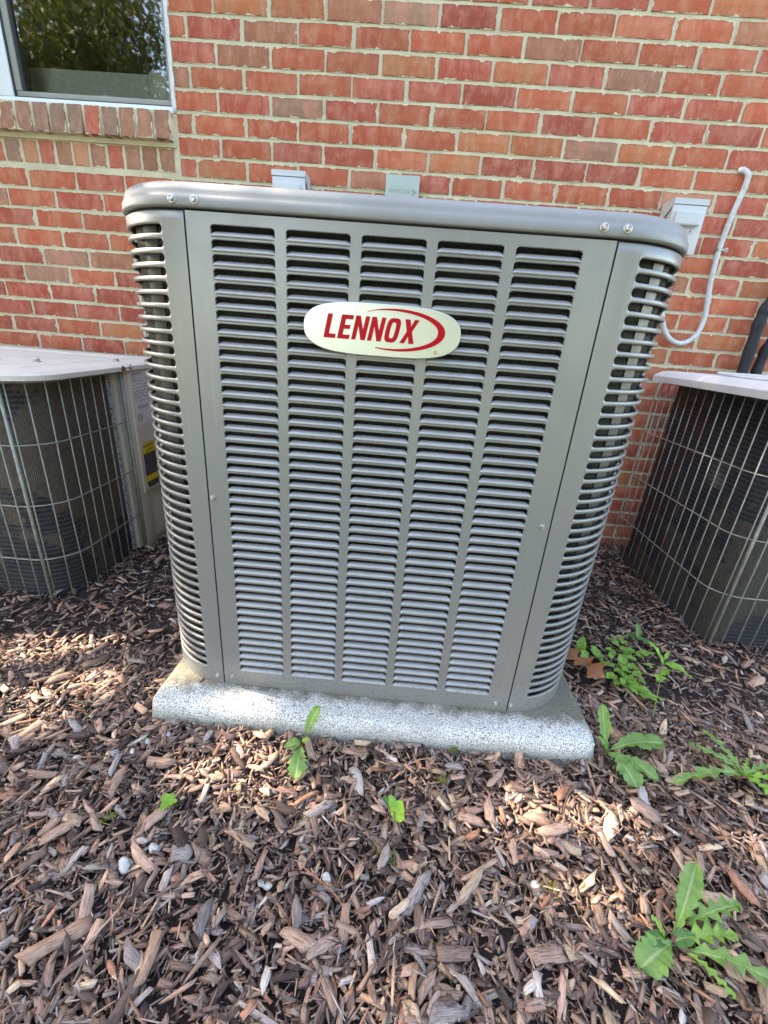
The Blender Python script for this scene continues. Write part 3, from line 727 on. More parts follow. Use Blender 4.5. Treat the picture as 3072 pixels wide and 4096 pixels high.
# nameplate
npx, npz = 0.4515, 0.9125; hw_, hh_ = 0.1395, 0.0435
def sup(hw, hh, n=72):
    P = []
    for i in range(n):
        a = 2 * math.pi * i / n; c, s = math.cos(a), math.sin(a)
        x = hw * math.copysign(abs(c) ** 0.56, c); z = hh * math.copysign(abs(s) ** 0.80, s); P.append((x, z))
    return P
V = []; F = []; n = 72
for d, k in ((0.0, 1.0), (-0.0035, 1.0), (-0.0048, 0.985), (-0.0050, 0.965)):
    for x, z in sup(hw_ * k if k == 1 else hw_ - (1 - k) * hh_, hh_ * k, n): V.append((x, d, z))
for k in range(3): F += [(k * n + i, (k + 1) * n + i, (k + 1) * n + (i + 1) % n, k * n + (i + 1) % n) for i in range(n)]
F.append(tuple(reversed(range(3 * n, 4 * n)))); F.append(tuple(range(n)))
plate = link('nameplate', mesh('nameplate', V, F, M['nameplate'], smooth=False), unit); plate.location = Vector((npx, UYF - 0.0028, npz)) - UL; plate.rotation_euler = (0, 0.0, 0)
# letters: italic condensed bold, drawn in a unit cell (height 1), sheared
def L_(pts): return [pts]
def lett(ch):
    if ch == 'L': return [[(0, 0), (.66, 0), (.66, .18), (.27, .18), (.27, 1), (0, 1)]]
    if ch == 'E': return [[(0, 0), (.67, 0), (.67, .18), (.27, .18), (.27, .42), (.60, .42), (.60, .59), (.27, .59), (.27, .82), (.67, .82), (.67, 1), (0, 1)]]
    if ch == 'N': return [[(0, 0), (.24, 0), (.24, .60), (.53, 0), (.78, 0), (.78, 1), (.54, 1), (.54, .44), (.25, 1), (0, 1)]]
    if ch == 'X': return [[(0, 0), (.27, 0), (.40, .29), (.52, 0), (.82, 0), (.55, .5), (.80, 1), (.54, 1), (.42, .72), (.29, 1), (0, 1), (.25, .5)]]
def extr(polys, y0, y1, tf):
    """extrude flat polygons; tf maps (u,v) to (x,z)"""
    bm = bmesh.new()
    for pts in polys:
        vs = [bm.verts.new((*tf(u, v), 0)) for u, v in pts]; bm.faces.new(vs)
    bm.normal_update(); bmesh.ops.triangulate(bm, faces=bm.faces[:], ngon_method='EAR_CLIP'); V0 = [v.co.copy() for v in bm.verts]; F0 = [[v.index for v in f.verts] for f in (bm.verts.index_update(), bm.faces)[1]]; bm.free()
    nn = len(V0); V = [(v.x, y0, v.y) for v in V0] + [(v.x, y1, v.y) for v in V0]; F = []
    for f in F0: F.append(f); F.append([i + nn for i in f][::-1])
    k = 0
    for pts in polys:
        m = len(pts)
        for i in range(m): F.append((k + i, k + (i + 1) % m, nn + k + (i + 1) % m, nn + k + i))
        k += m
    return V, F
lx = -0.1035; H = 0.0395; lb = Bag()
for ch, adv in (('L', .78), ('E', .80), ('N', .90), ('N', .90), ('O', .93), ('X', .8)):
    base_z = -0.0178; sc = 0.0315
    def tf(u, v, lx=lx): return (lx + u * sc + v * H * 0.20, base_z + v * H)
    if ch == 'O':
        nO = 28; out = []; inn = []
        for i in range(nO):
            a = 2 * math.pi * i / nO; c, s = math.cos(a), math.sin(a)
            px_ = lambda hw, hh: (.39 + hw * math.copysign(abs(c) ** .6, c), .5 + hh * math.copysign(abs(s) ** .6, s))
            out.append(tf(*px_(.39, .51))); inn.append(tf(*px_(.135, .33)))
        V = [(p[0], -0.0050, p[1]) for p in out] + [(p[0], -0.0050, p[1]) for p in inn] + [(p[0], -0.0062, p[1]) for p in out] + [(p[0], -0.0062, p[1]) for p in inn]
        F = []
        for i in range(nO):
            j = (i + 1) % nO; F.append((2 * nO + i, 3 * nO + i, 3 * nO + j, 2 * nO + j)); F.append((i, 2 * nO + i, 2 * nO + j, j)); F.append((nO + i, nO + j, 3 * nO + j, 3 * nO + i))
        lb.add(V, F)
    else:
        V, F = extr(lett(ch), -0.0062, -0.0050, tf); lb.add(V, F)
    lx += adv * sc
lb.make('lettering', M['red'], plate)
# swoosh: crescent right of the letters
sw = Bag(); top = []; N = 40
def arc(cx, cz, a, b, t): return (cx + a * math.cos(t), cz + b * math.sin(t))
outer = []; inner = []
for i in range(N + 1):
    t = math.radians(128 - 243 * i / N)
    w_ = 0.0132 * max(0.05, 1 - abs(t) / math.radians(128)) ** 0.8; outer.append(arc(0.026, 0.0025, 0.086, 0.0345, t)); inner.append(arc(0.026, 0.0025, 0.086 - w_, 0.0345 - w_ * 0.75, t))
P = outer + inner[::-1]
V = []; F = []
for y in (-0.0050, -0.0062): V += [(p[0], y, p[1]) for p in outer] + [(p[0], y, p[1]) for p in inner]
m_ = N + 1
for i in range(N):
    F.append((2 * m_ + i, 2 * m_ + i + 1, 3 * m_ + i + 1, 3 * m_ + i)); F.append((i, i + 1, 2 * m_ + i + 1, 2 * m_ + i)); F.append((m_ + i + 1, m_ + i, 3 * m_ + i, 3 * m_ + i + 1))
sw.add(V, F); sw.make('swoosh', M['red'], plate)
rg = Bag(); n = 20
rg.tube([(0.0985 + 0.0028 * math.cos(2 * math.pi * i / n), -0.0053, -0.0295 + 0.0028 * math.sin(2 * math.pi * i / n)) for i in range(n + 1)], 0.0004, 5, False)
V, F = text_geo('R', 0.0042); rg.add([(0.0985 + v[0] - 0.0013, -0.0053 - v[2], -0.0309 + v[1]) for v in V], F)
rg.make('registered_mark', M['red'], plate)

# ---------------------------------------------------------------- concrete pad
def pad():
    x0, x1, y0, y1 = -0.047, 1.027, -1.318, -0.16
    def rect(o, n=48):
        P = []; a0, a1, b0, b1 = x0 - o, x1 + o, y0 - o, y1 + o; r = 0.03
        for cx, cy, s in ((a0 + r, b0 + r, 180), (a1 - r, b0 + r, 270), (a1 - r, b1 - r, 0), (a0 + r, b1 - r, 90)):
            for i in range(6): t = math.radians(s + 90 * i / 5); P.append((cx + r * math.cos(t), cy + r * math.sin(t)))
        Q = []
        for i in range(len(P)):
            a = P[i]; b = P[(i + 1) % len(P)]; k = 36 if i % 6 == 5 else 1
            for j in range(k): Q.append((a[0] + (b[0] - a[0]) * j / k, a[1] + (b[1] - a[1]) * j / k))
        return Q
    prof = [(-0.05, 0.010), (0.0, 0.008), (0.022, 0.005), (0.038, 0.002), (0.0465, -0.002), (0.0515, -0.007), (0.0542, -0.014), (0.0552, -0.026), (0.0555, -0.05)]
    rings = []
    for z, o in prof:
        P = rect(o); rings.append((z, [(p[0] + 0.002 * math.sin(p[0] * 31 + p[1] * 17 + z * 90), p[1] + 0.0022 * math.sin(p[0] * 23 + z * 70 + 1)) for p in P]))
    n = len(rings[0][1]); rings = [(z, P[:n]) for z, P in rings]
    assert all(len(P) == n for z, P in rings)
    return loft(rings, True)
V, F = pad()
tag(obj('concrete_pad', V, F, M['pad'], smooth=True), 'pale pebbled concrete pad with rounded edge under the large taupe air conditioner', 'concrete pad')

# ---------------------------------------------------------------- guard helper for old units
def arc_path(segs):
    P = []
    for s in segs:
        if s[0] == 'p': P.append((s[1], s[2]))
        else:
            _, cx, cy, r, a0, a1, n = s
            for i in range(n + 1): t = math.radians(a0 + (a1 - a0) * i / n); P.append((cx + r * math.cos(t), cy + r * math.sin(t)))
    return P
def walk(path, step, start=0.0):
    out = []; s = 0; nxt = start
    for i in range(1, len(path)):
        L = math.dist(path[i - 1], path[i])
        while nxt <= s + L:
            t = (nxt - s) / L; out.append((path[i - 1][0] + (path[i][0] - path[i - 1][0]) * t, path[i - 1][1] + (path[i][1] - path[i - 1][1]) * t)); nxt += step
        s += L
    return out

# ---------------------------------------------------------------- left old unit
lu = thing('old_condenser_unit', 'older beige air conditioner with wire guard over dirty dark coil, left of the large unit', 'air conditioner', (-0.95, -0.5, 0))
LL = lu.location.copy()
def atl(o, L=LL): o.location = o.location - L; return o
coil = arc_path([('p', -1.38, -0.875), ('a', -0.695, -0.755, 0.12, 270, 360, 12), ('p', -0.573, -0.505)])
V, F, uv = path_sheet(coil, -0.02, 0.725); atl(obj('coil', V, F, M['coil_left'], lu, smooth=True, uv=uv))
guard = arc_path([('p', -1.38, -0.905), ('a', -0.662, -0.785, 0.12, 270, 360, 12), ('p', -0.5415, -0.455)])
LRIM = 0.715
for z in (0.706, 0.527, 0.336, 0.150):
    b = Bag(); b.tube([(p[0], p[1], z) for p in guard], 0.0021, 6); atl(b.make('guard_wire', M['wire'], lu, True))
thick = 0
pts = walk(guard, 0.0475, 0.012)
for i, (x_, y_) in enumerate(pts):
    if x_ < -1.3: continue
    b = Bag(); b.tube([(x_ + rnd.uniform(-0.004, 0.004), y_, -0.03 + rnd.uniform(0, 0.02)), (x_ + rnd.uniform(-0.003, 0.003), y_ + rnd.uniform(-0.002, 0.002), 0.3), (x_ + rnd.uniform(-0.002, 0.002), y_, LRIM)], 0.0021, 6); atl(b.make('guard_wire', M['wire'], lu, True))
b = Bag(); b.tube([(-0.622, -0.899, -0.02), (-0.624, -0.899, LRIM)], 0.0048, 8); atl(b.make('guard_rod', M['wire'], lu, True))
b = Bag(); b.tube([(-0.5395, -0.478, -0.02), (-0.5395, -0.478, LRIM)], 0.0055, 8); atl(b.make('guard_rod', M['wire'], lu, True))
# coil end plate strip and the channel post
b = Bag(); b.box(-0.580, -0.566, -0.520, -0.504, 0.0, 0.72); atl(b.make('coil_end_plate', M['endplate'], lu))
atl(rbox('post', -0.580, -0.551, -0.503, -0.470, 0.0, 0.715, M['beige'], lu, 0.002)); atl(rbox('post', -0.572, -0.536, -0.468, -0.405, -0.02, 0.7145, M['beige'], lu, 0.004))
atl(rbox('service_panel', -0.60, -0.5275, -0.447, -0.115, 0.228, 0.713, M['beige'], lu, 0.003))
atl(rbox('lower_panel', -0.60, -0.545, -0.404, -0.15, -0.02, 0.227, M['beige'], lu, 0.003))
atl(rbox('rear_panel', -1.38, -0.56, -0.13, -0.10, -0.02, 0.713, M['beige'], lu, 0.003))
atl(rbox('inner_core', -1.36, -0.60, -0.835, -0.14, -0.02, 0.71, M['darkmetal'], lu, 0.02))
# cap with sloped skirt
def cap_out(o, r=0.13):
    x0, x1, y0, y1 = -1.40 - o, -0.519 + o, -0.922 - o, -0.085 + o; r = max(r + o, 0.02); P = []
    for cx, cy, s in ((x0 + r, y0 + r, 180), (x1 - r, y0 + r, 270), (x1 - r, y1 - r, 0), (x0 + r, y1 - r, 90)):
        for i in range(9): t = math.radians(s + 90 * i / 8); P.append((cx + r * math.cos(t), cy + r * math.sin(t)))
    return P
V, F = loft([(0.712, cap_out(-0.012)), (0.7125, cap_out(0.0)), (0.7265, cap_out(0.0)), (0.7280, cap_out(-0.002)), (0.7335, cap_out(-0.026)), (0.7345, cap_out(-0.036)), (0.7350, cap_out(-0.12)), (0.7375, cap_out(-0.13)), (0.7375, cap_out(-0.145)), (0.734, cap_out(-0.15))], True, True)
atl(obj('cap', V, F, M['beige_top'], lu))
for (x_, y_) in ((-0.87, -0.62), (-0.745, -0.60), (-0.60, -0.40)): bolt(lu, Vector((x_, y_, 0.734)) - LL, (0, 0, 1), r=0.011)
bolt(lu, Vector((-0.627, -0.9100, 0.722)) - LL, (0, -1, 0), 'rust', 0.0085); bolt(lu, Vector((-0.5185, -0.492, 0.722)) - LL, (1, 0, 0), 'rust', 0.0075)
bolt(lu, Vector((-0.5185, -0.447, 0.724)) - LL, (1, 0, 0), 'zinc', 0.0075); bolt(lu, Vector((-0.551, -0.487, 0.63)) - LL, (1, -0.2, 0), 'zinc', 0.006)
bolt(lu, Vector((-0.5270, -0.432, 0.248)) - LL, (1, 0, 0), 'zinc', 0.006)
# labels on the service panel (face +x)
def label_x(name, y0, y1, z0, z1, mat, x=-0.5270, parent=lu):
    b = Bag(); b.box(x - 0.0004, x, y0, y1, z0, z1); return atl(b.make(name, M[mat], parent))
lab = label_x('rating_label', -0.441, -0.305, 0.505, 0.706, 'label')
def put_text_x(parent, body, size, y, z, mat, name='print', x=-0.5269):
    V, F = text_geo(body, size); o = obj(name, [(x + 0.0001 + v[2], y + v[0], z + v[1]) for v in V], F, M[mat], parent)
    o.location = -LL - parent.location; return o
put_text_x(lab, 'LENNOX', 0.0165, -0.438, 0.691, 'ink', 'lettering')
b = Bag(); z = 0.684
X_ = -0.52685
while z > 0.590:
    y = -0.436
    while y < -0.312:
        l_ = rnd.uniform(0.004, 0.016)
        if rnd.random() < 0.72: b.box(X_ - 0.0002, X_, y, min(y + l_, -0.308), z, z + 0.0026)
        y += l_ + rnd.uniform(0.002, 0.008)
    z -= rnd.choice((0.0055, 0.0055, 0.009))
for zz in (0.688, 0.655, 0.632, 0.612, 0.588): b.box(X_ - 0.0002, X_, -0.439, -0.307, zz, zz + 0.0005)
y = -0.418
while y < -0.350: b.box(X_ - 0.0002, X_, y, y + rnd.uniform(0.0007, 0.0018), 0.565, 0.580); y += 0.0031
o = b.make('small_print', M['ink2'], lab); o['kind'] = 'stuff'; o.location = -LL - lab.location
b = Bag(); cy_, cz_ = -0.415, 0.532
for r_, t_ in ((0.0145, 0.0008), (0.0115, 0.0008)):
    b.tube([(X_, cy_ + r_ * math.cos(2 * math.pi * i / 24), cz_ + r_ * math.sin(2 * math.pi * i / 24)) for i in range(25)], t_, 4, False)
V, F = text_geo('CS', 0.013); b.add([(X_ + v[2], cy_ - 0.009 + v[0], cz_ - 0.0045 + v[1]) for v in V], F)
o = b.make('emblem', M['ink'], lab); o.location = -LL - lab.location
wl = label_x('warning_label', -0.428, -0.345, 0.243, 0.428, 'ink')
yl = label_x('yellow_band', -0.4275, -0.3455, 0.386, 0.4275, 'yellow', -0.5266, wl); yl.location = -wl.location - LL
yl = label_x('yellow_band', -0.4275, -0.3455, 0.268, 0.293, 'yellow', -0.5266, wl); yl.location = -wl.location - LL
put_text_x(wl, 'AVERTIS-', 0.0155, -0.414, 0.4105, 'ink', 'lettering', -0.5265); put_text_x(wl, 'SEMENT', 0.0155, -0.410, 0.392, 'ink', 'lettering', -0.5265)
V = [(-0.5263, -0.4255, 0.4105), (-0.5263, -0.4155, 0.4105), (-0.5263, -0.4205, 0.4215)]; o = obj('triangle', V, [(0, 1, 2)], M['ink'], wl); o.location = -wl.location - LL
b = Bag(); z = 0.380
while z > 0.245:
    if not 0.262 < z < 0.296:
        y = -0.424
        while y < -0.350: l_ = rnd.uniform(0.006, 0.02); b.box(-0.5270, -0.5267, y, min(y + l_, -0.349), z, z + 0.0014); y += l_ + 0.002
    z -= 0.0052
o = b.make('small_print', M['ink2'], wl); o['kind'] = 'stuff'; o.location = -wl.location - LL

# ---------------------------------------------------------------- right old unit
ru = thing('old_condenser_unit', 'older grey topped air conditioner with rust streaked wire guard, right of the large unit', 'air conditioner', (1.95, -0.45, 0))
RL = ru.location.copy()
def atr(o): o.location = o.location - RL; return o
coil = arc_path([('p', 2.3, -0.150), ('p', 1.66, -0.150), ('a', 1.645, -0.185, 0.035, 90, 180, 5), ('a', 1.69, -0.700, 0.080, 180, 270, 12), ('p', 2.36, -0.780)])
V, F, uv = path_sheet(coil, -0.03, 0.81); atr(obj('coil', V, F, M['coil_right'], ru, smooth=True, uv=uv))
guard = arc_path([('a', 1.585, -0.112, 0.022, 90, 180, 5), ('a', 1.655, -0.725, 0.092, 180, 270, 10), ('p', 2.36, -0.817)])
for z in (0.800, 0.590, 0.392, 0.192):
    b = Bag(); b.tube([(p[0], p[1], z + 0.012 * (p[1] + 0.11) * -1) for p in guard], 0.0020, 6); atr(b.make('guard_wire', M['rusty_wire'] if z > 0.7 else M['wire'], ru, True))
for i, (x_, y_) in enumerate(walk(guard, 0.0475, 0.02)):
    b = Bag(); b.tube([(x_, y_ + rnd.uniform(-0.004, 0.004), -0.03), (x_, y_ + rnd.uniform(-0.004, 0.004), 0.3), (x_, y_, 0.812)], 0.0021, 6); atr(b.make('guard_wire', M['rusty_wire'] if i in (4, 5, 6, 7, 8) else M['wire'], ru, True))
b = Bag(); b.tube([(1.6075, -0.813, -0.02), (1.606, -0.813, 0.812)], 0.0048, 8); atr(b.make('guard_rod', M['wire'], ru, True))
atr(rbox('inner_core', 1.66, 2.33, -0.75, -0.16, -0.02, 0.80, M['darkmetal'], ru, 0.02))
atr(rbox('rear_panel', 1.72, 2.36, -0.155, -0.12, -0.02, 0.80, M['lightgrey'], ru, 0.003))
def capr(o, r=0.09):
    x0, x1, y0, y1 = 1.522 - o, 2.40 + o, -0.835 - o, -0.105 + o; rr_ = max(r + o, 0.02); P = []
    for cx, cy, s, r in ((x0 + rr_, y0 + rr_, 180, rr_), (x1 - rr_, y0 + rr_, 270, rr_), (x1 - 0.03, y1 - 0.03, 0, 0.03), (x0 + 0.03, y1 - 0.03, 90, 0.03)):
        for i in range(9): t = math.radians(s + 90 * i / 8); P.append((cx + r * math.cos(t), cy + r * math.sin(t)))
    return P
V, F = loft([(0.803, capr(-0.012)), (0.804, capr(0.0)), (0.826, capr(0.0)), (0.829, capr(-0.002)), (0.844, capr(-0.020)), (0.847, capr(-0.032)), (0.849, capr(-0.07))], True, True)
V = [(v[0], v[1], v[2] + 0.013 * (-v[1] - 0.13)) for v in V]
atr(obj('cap', V, F, M['lightgrey'], ru))
b = Bag()
for k in range(11):
    r_ = 0.10 + 0.022 * k; b.tube([(1.96 + r_ * 1.1 * math.cos(2 * math.pi * i / 48), -0.47 + r_ * math.sin(2 * math.pi * i / 48), 0.8585) for i in range(49)], 0.0035, 5, False)
atr(b.make('fan_grille', M['lightgrey'], ru, True))

# ---------------------------------------------------------------- wall fittings
def disconnect(x0, x1, zt, zb, label):
    t = thing('disconnect_box', label, 'electrical box', ((x0 + x1) / 2, 0, zb)); L = t.location.copy(); D = 0.088
    a = lambda o: (setattr(o, 'location', o.location - L), o)[1]
    a(rbox('housing', x0 + 0.004, x1 - 0.004, -D + 0.012, 0.003, zb + 0.002, zt - 0.004, M['box'], t, 0.002))
    a(rbox('cover', x0, x1, -D, -D + 0.0115, zb, zt - 0.020, M['box'], t, 0.0025))
    # hood: top with front lip and angled cheeks
    b = Bag(); b.box(x0 - 0.0015, x1 + 0.0015, -D - 0.0025, 0.0, zt - 0.0035, zt); b.box(x0 - 0.0015, x1 + 0.0015, -D - 0.0025, -D - 0.0005, zt - 0.019, zt - 0.0037)
    for x in (x0 - 0.0015, x1 + 0.0003):
        b.add([(x, -D - 0.0023, zt - 0.0036), (x, -0.001, zt - 0.0036), (x, -0.001, zt - 0.058), (x, -0.03, zt - 0.058), (x, -D - 0.0023, zt - 0.019),
               (x + 0.0012, -D - 0.0023, zt - 0.0036), (x + 0.0012, -0.001, zt - 0.0036), (x + 0.0012, -0.001, zt - 0.058), (x + 0.0012, -0.03, zt - 0.058), (x + 0.0012, -D - 0.0023, zt - 0.019)],
              [(0, 1, 2, 3, 4), (9, 8, 7, 6, 5), (0, 5, 6, 1), (1, 6, 7, 2), (2, 7, 8, 3), (3, 8, 9, 4), (4, 9, 5, 0)])
    a(b.make('hood', M['box'], t))
    a(rbox('embossed_handle', x0 + 0.011, x1 - 0.017, -D - 0.017, -D + 0.001, zt - 0.088, zt - 0.040, M['box'], t, 0.0082, 4))
    return t, a, D
d1, a1, D1 = disconnect(-0.0785, 0.0490, 1.4500, 1.255, 'grey metal electrical box on the brick wall just above the left end of the cap')
d2, a2, D2 = disconnect(1.4350, 1.5590, 1.4480, 1.270, 'grey metal electrical box with peeling sticker beside the cable on the right')
b = Bag(); b.box(1.478, 1.531, -D2 - 0.0006, -D2 - 0.0001, 1.3355, 1.3555); s_ = a2(b.make('sticker', M['label'], d2))
b = Bag()
for i in range(9):
    x_ = 1.480 + i * 0.0055; b.tube([(x_, -D2 - 0.0008, 1.338 + rnd.uniform(0, 0.004)), (x_ + rnd.uniform(-0.003, 0.006), -D2 - 0.0008, 1.3535 - rnd.uniform(0, 0.004))], 0.0008, 4)
b.tube([(1.479, -D2 - 0.0008, 1.3365), (1.530, -D2 - 0.0008, 1.3365), (1.530, -D2 - 0.0008, 1.3548), (1.479, -D2 - 0.0008, 1.3548), (1.479, -D2 - 0.0008, 1.3365)], 0.0004, 4)
a2(b.make('crinkled_print', M['ink'], d2))
b = Bag(); b.box(1.502, 1.514, -D2 - 0.0006, -D2 - 0.0001, 1.302, 1.313); b.add([(1.507, -D2 - 0.0006, 1.3270), (1.5030, -D2 - 0.0006, 1.3225), (1.507, -D2 - 0.0006, 1.3180), (1.511, -D2 - 0.0006, 1.3225)], [(0, 1, 2, 3)])
a2(b.make('small_sticker', M['ink'], d2))
b = Bag(); b.tube([(1.492, -0.045, 1.272), (1.492, -0.045, 1.258), (1.492, -0.045, 1.248)], [0.012, 0.012, 0.009], 10); a2(b.make('cable_fitting', M['zinc'], d2, True))
# line set cover plate with embossed name
cv = thing('line_cover', 'pale green grey plastic cover plate with embossed name and arrow on the brick wall', 'cover plate', (0.42, 0, 1.2)); CL = cv.location.copy()
ac = lambda o: (setattr(o, 'location', o.location - CL), o)[1]
ac(rbox('plate', 0.3540, 0.4840, -0.050, 0.003, 1.10, 1.4705, M['plate_green'], cv, 0.003))
V, F = text_geo('IVERSI', 0.0175, 0.0009); b = Bag(); b.add([(0.3765 + v[0] * 0.82, -0.0503 - v[2], 1.4115 + v[1] * 1.0) for v in V], F)
V, F = text_geo('D', 0.0235, 0.0009); b.add([(0.3640 + v[0] * 0.75, -0.0503 - v[2], 1.4115 + v[1]) for v in V], F)
V, F = text_geo('T', 0.0245, 0.0009); b.add([(0.4175 + v[0] * 0.75, -0.0503 - v[2], 1.4115 + v[1]) for v in V], F)
V, F = text_geo('ECH', 0.0175, 0.0009); b.add([(0.4275 + v[0] * 0.72, -0.0503 - v[2], 1.4115 + v[1]) for v in V], F)
for dx in (0.0, 0.004): b.add(*extr([[(0, 0), (.018, .012), (0, .024), (0, .020), (.011, .012), (0, .004)]], -0.0515, -0.050, lambda u, v, dx=dx: (0.4555 + u + dx, 1.4045 + v)))
ac(b.make('embossed_lettering', M['plate_green'], cv))
# cable with clip
cab = [(1.690, 0.012, 1.566), (1.694, -0.008, 1.566), (1.706, -0.020, 1.550), (1.7085, -0.020, 1.525), (1.707, -0.017, 1.494), (1.697, -0.015, 1.422), (1.692, -0.014, 1.361), (1.690, -0.014, 1.306), (1.690, -0.017, 1.256), (1.694, -0.021, 1.184), (1.706, -0.024, 1.11), (1.711, -0.026, 1.06), (1.702, -0.03, 1.005), (1.676, -0.034, 0.971), (1.640, -0.038, 0.956), (1.598, -0.042, 0.965), (1.560, -0.045, 0.995), (1.525, -0.048, 1.06), (1.502, -0.05, 1.16), (1.494, -0.046, 1.245)]
def smooth_path(P, k=6):
    out = []; n = len(P)
    for i in range(n - 1):
        p0, p1, p2, p3 = (np.array(P[max(i - 1, 0)]), np.array(P[i]), np.array(P[i + 1]), np.array(P[min(i + 2, n - 1)]))
        for j in range(k):
            t = j / k; out.append(tuple(0.5 * ((2 * p1) + (-p0 + p2) * t + (2 * p0 - 5 * p1 + 4 * p2 - p3) * t * t + (-p0 + 3 * p1 - 3 * p2 + p3) * t ** 3)))
    out.append(P[-1]); return out
ct = thing('cable', 'off-white electrical cable looping down the brick wall from a caulked hole', 'cable', (1.69, -0.02, 1.56)); KL = ct.location.copy()
b = Bag(); b.tube(smooth_path(cab), 0.0098, 12); o = b.make('cable_run', M['cable'], ct, True); o.location = -KL
bm = bmesh.new(); bmesh.ops.create_icosphere(bm, subdivisions=3, radius=0.014)
for v in bm.verts: v.co = Vector((v.co.x * 1.1, v.co.y * 0.5, v.co.z * 0.7)) * (1 + 0.25 * math.sin(v.co.x * 700) * math.cos(v.co.z * 500)) + Vector((1.690, -0.002, 1.569))
me = bpy.data.meshes.new('caulk_blob'); bm.to_mesh(me); bm.free(); me.polygons.foreach_set('use_smooth', np.ones(len(me.polygons), bool)); me.materials.append(M['caulk']); o = link('caulk_blob', me, ct); o.location = -KL
b = Bag(); b.box(1.680, 1.712, -0.0235, -0.0215, 1.3015, 1.3095); b.box(1.7, 1.716, -0.0210, -0.001, 1.3015, 1.3095); b.box(1.680, 1.682, -0.021, -0.001, 1.3015, 1.3095); o = b.make('cable_clip', M['zinc'], ct); o.location = -KL
bolt(ct, Vector((1.713, -0.0225, 1.3055)) - KL, (0, -1, 0), r=0.0065)
sc_ = tag(obj('wall_screw', *(lambda bb: (bb.V, bb.F))((lambda bb: (bb.tube([(1.556 + 0.006 * math.cos(2 * math.pi * i / 12), -0.006, 1.118 + 0.006 * math.sin(2 * math.pi * i / 12)) for i in range(13)], 0.0016, 5, False), bb.tube([(1.556, 0.006, 1.112), (1.556, -0.006, 1.112)], 0.0016, 5), bb)[-1])(Bag())), M['zinc'], None), 'small metal screw eye fixed in the brick wall right of the large unit', 'screw eye')
for k, (pts_, r_, lab_) in enumerate((([(2.10, 0.02, 1.62), (2.09, -0.03, 1.60), (2.045, -0.05, 1.45), (1.985, -0.052, 1.30), (1.950, -0.055, 1.20), (1.922, -0.056, 1.10), (1.914, -0.058, 1.06), (1.913, -0.062, 0.98), (1.912, -0.066, 0.87), (1.912, -0.07, 0.70), (1.905, -0.075, 0.5)], 0.0215, 'thick black foam insulated pipe nearer the cable, entering behind the right unit'),
                                     ([(2.17, 0.02, 1.58), (2.16, -0.03, 1.56), (2.11, -0.05, 1.40), (2.05, -0.05, 1.22), (2.008, -0.05, 1.05), (1.985, -0.053, 0.95), (1.976, -0.056, 0.87), (1.972, -0.06, 0.70), (1.965, -0.07, 0.5)], 0.0195, 'thinner black foam insulated pipe at the right edge of the picture'))):
    P_ = smooth_path(pts_, 6); b = Bag(); b.tube(P_, [r_ * (1 + 0.07 * math.sin(i * 0.9) + (0.13 if 28 < i < 32 else 0)) for i in range(len(P_))], 14)
    tag(b.make('insulated_pipe', M['foam'], None, True), lab_, 'pipe')

# ---------------------------------------------------------------- mulch
PADR = (-0.046, 1.026, -1.312)
def blocked(x, y):
    a = (x > PADR[0]) & (x < PADR[1]) & (y > PADR[2] - 0.0) & (y < -0.15)
    b = (x < -0.60) & (y > -0.845) & (x > -1.4)
    c = (x > 1.63) & (y > -0.76) & (x < 2.4)
    return a | b | c | (y > -0.012)
def proto(ns, nsec, seed):
    r = np.random.default_rng(seed); th = np.linspace(0, 2 * np.pi, nsec, endpoint=False) + (np.pi / nsec)
    V = []; prof = r.uniform(0.82, 1.12, (ns,)); prof[0] *= r.choice([0.5, 0.8, 0.9, 1.0, 1.0, 1.0]); prof[-1] *= r.choice([0.35, 0.7, 0.85, 0.95, 1.0, 1.0]); sh0, sh1 = r.normal(0, 0.10, 2)
    bend = r.normal(0, 0.18); bz = r.normal(0, 0.25); sec = 0.5 * np.stack([np.sign(np.cos(th)) * np.abs(np.cos(th)) ** 0.7, np.sign(np.sin(th)) * np.abs(np.sin(th)) ** 0.8], 1) * r.uniform(0.8, 1.15, (nsec, 1))
    for i in range(ns):
        u = -0.5 + i / (ns - 1); jx = r.normal(0, 0.03, nsec) * (1.3 if i in (0, ns - 1) else 0.5) + (sh0 if i == 0 else sh1 if i == ns - 1 else 0) * np.cos(th)
        for j in range(nsec): V.append((u + jx[j], sec[j, 0] * prof[i] * r.uniform(0.88, 1.1) + bend * (u * u - 0.1), sec[j, 1] * (0.6 + 0.4 * prof[i]) * r.uniform(0.85, 1.1) + bz * (u * u - 0.1)))
    F = []
    for i in range(ns - 1):
        for j in range(nsec): j2 = (j + 1) % nsec; F.append((i * nsec + j, i * nsec + j2, (i + 1) * nsec + j2, (i + 1) * nsec + j))
    if nsec == 4: F += [(3, 2, 1, 0), tuple((ns - 1) * 4 + k for k in range(4))]
    else:
        e = (ns - 1) * 6; F += [(3, 2, 1, 0), (5, 4, 3, 0), (e, e + 1, e + 2, e + 3), (e, e + 3, e + 4, e + 5)]
    return np.array(V), np.array(F)
CP_ = np.array([(0.30, 0.20, 0.155), (0.21, 0.14, 0.112), (0.38, 0.245, 0.175), (0.115, 0.078, 0.066), (0.25, 0.205, 0.185), (0.43, 0.31, 0.215), (0.065, 0.045, 0.040), (0.34, 0.30, 0.28), (0.32, 0.165, 0.11)])
CW = np.array([0.20, 0.19, 0.12, 0.14, 0.10, 0.07, 0.08, 0.04, 0.06])
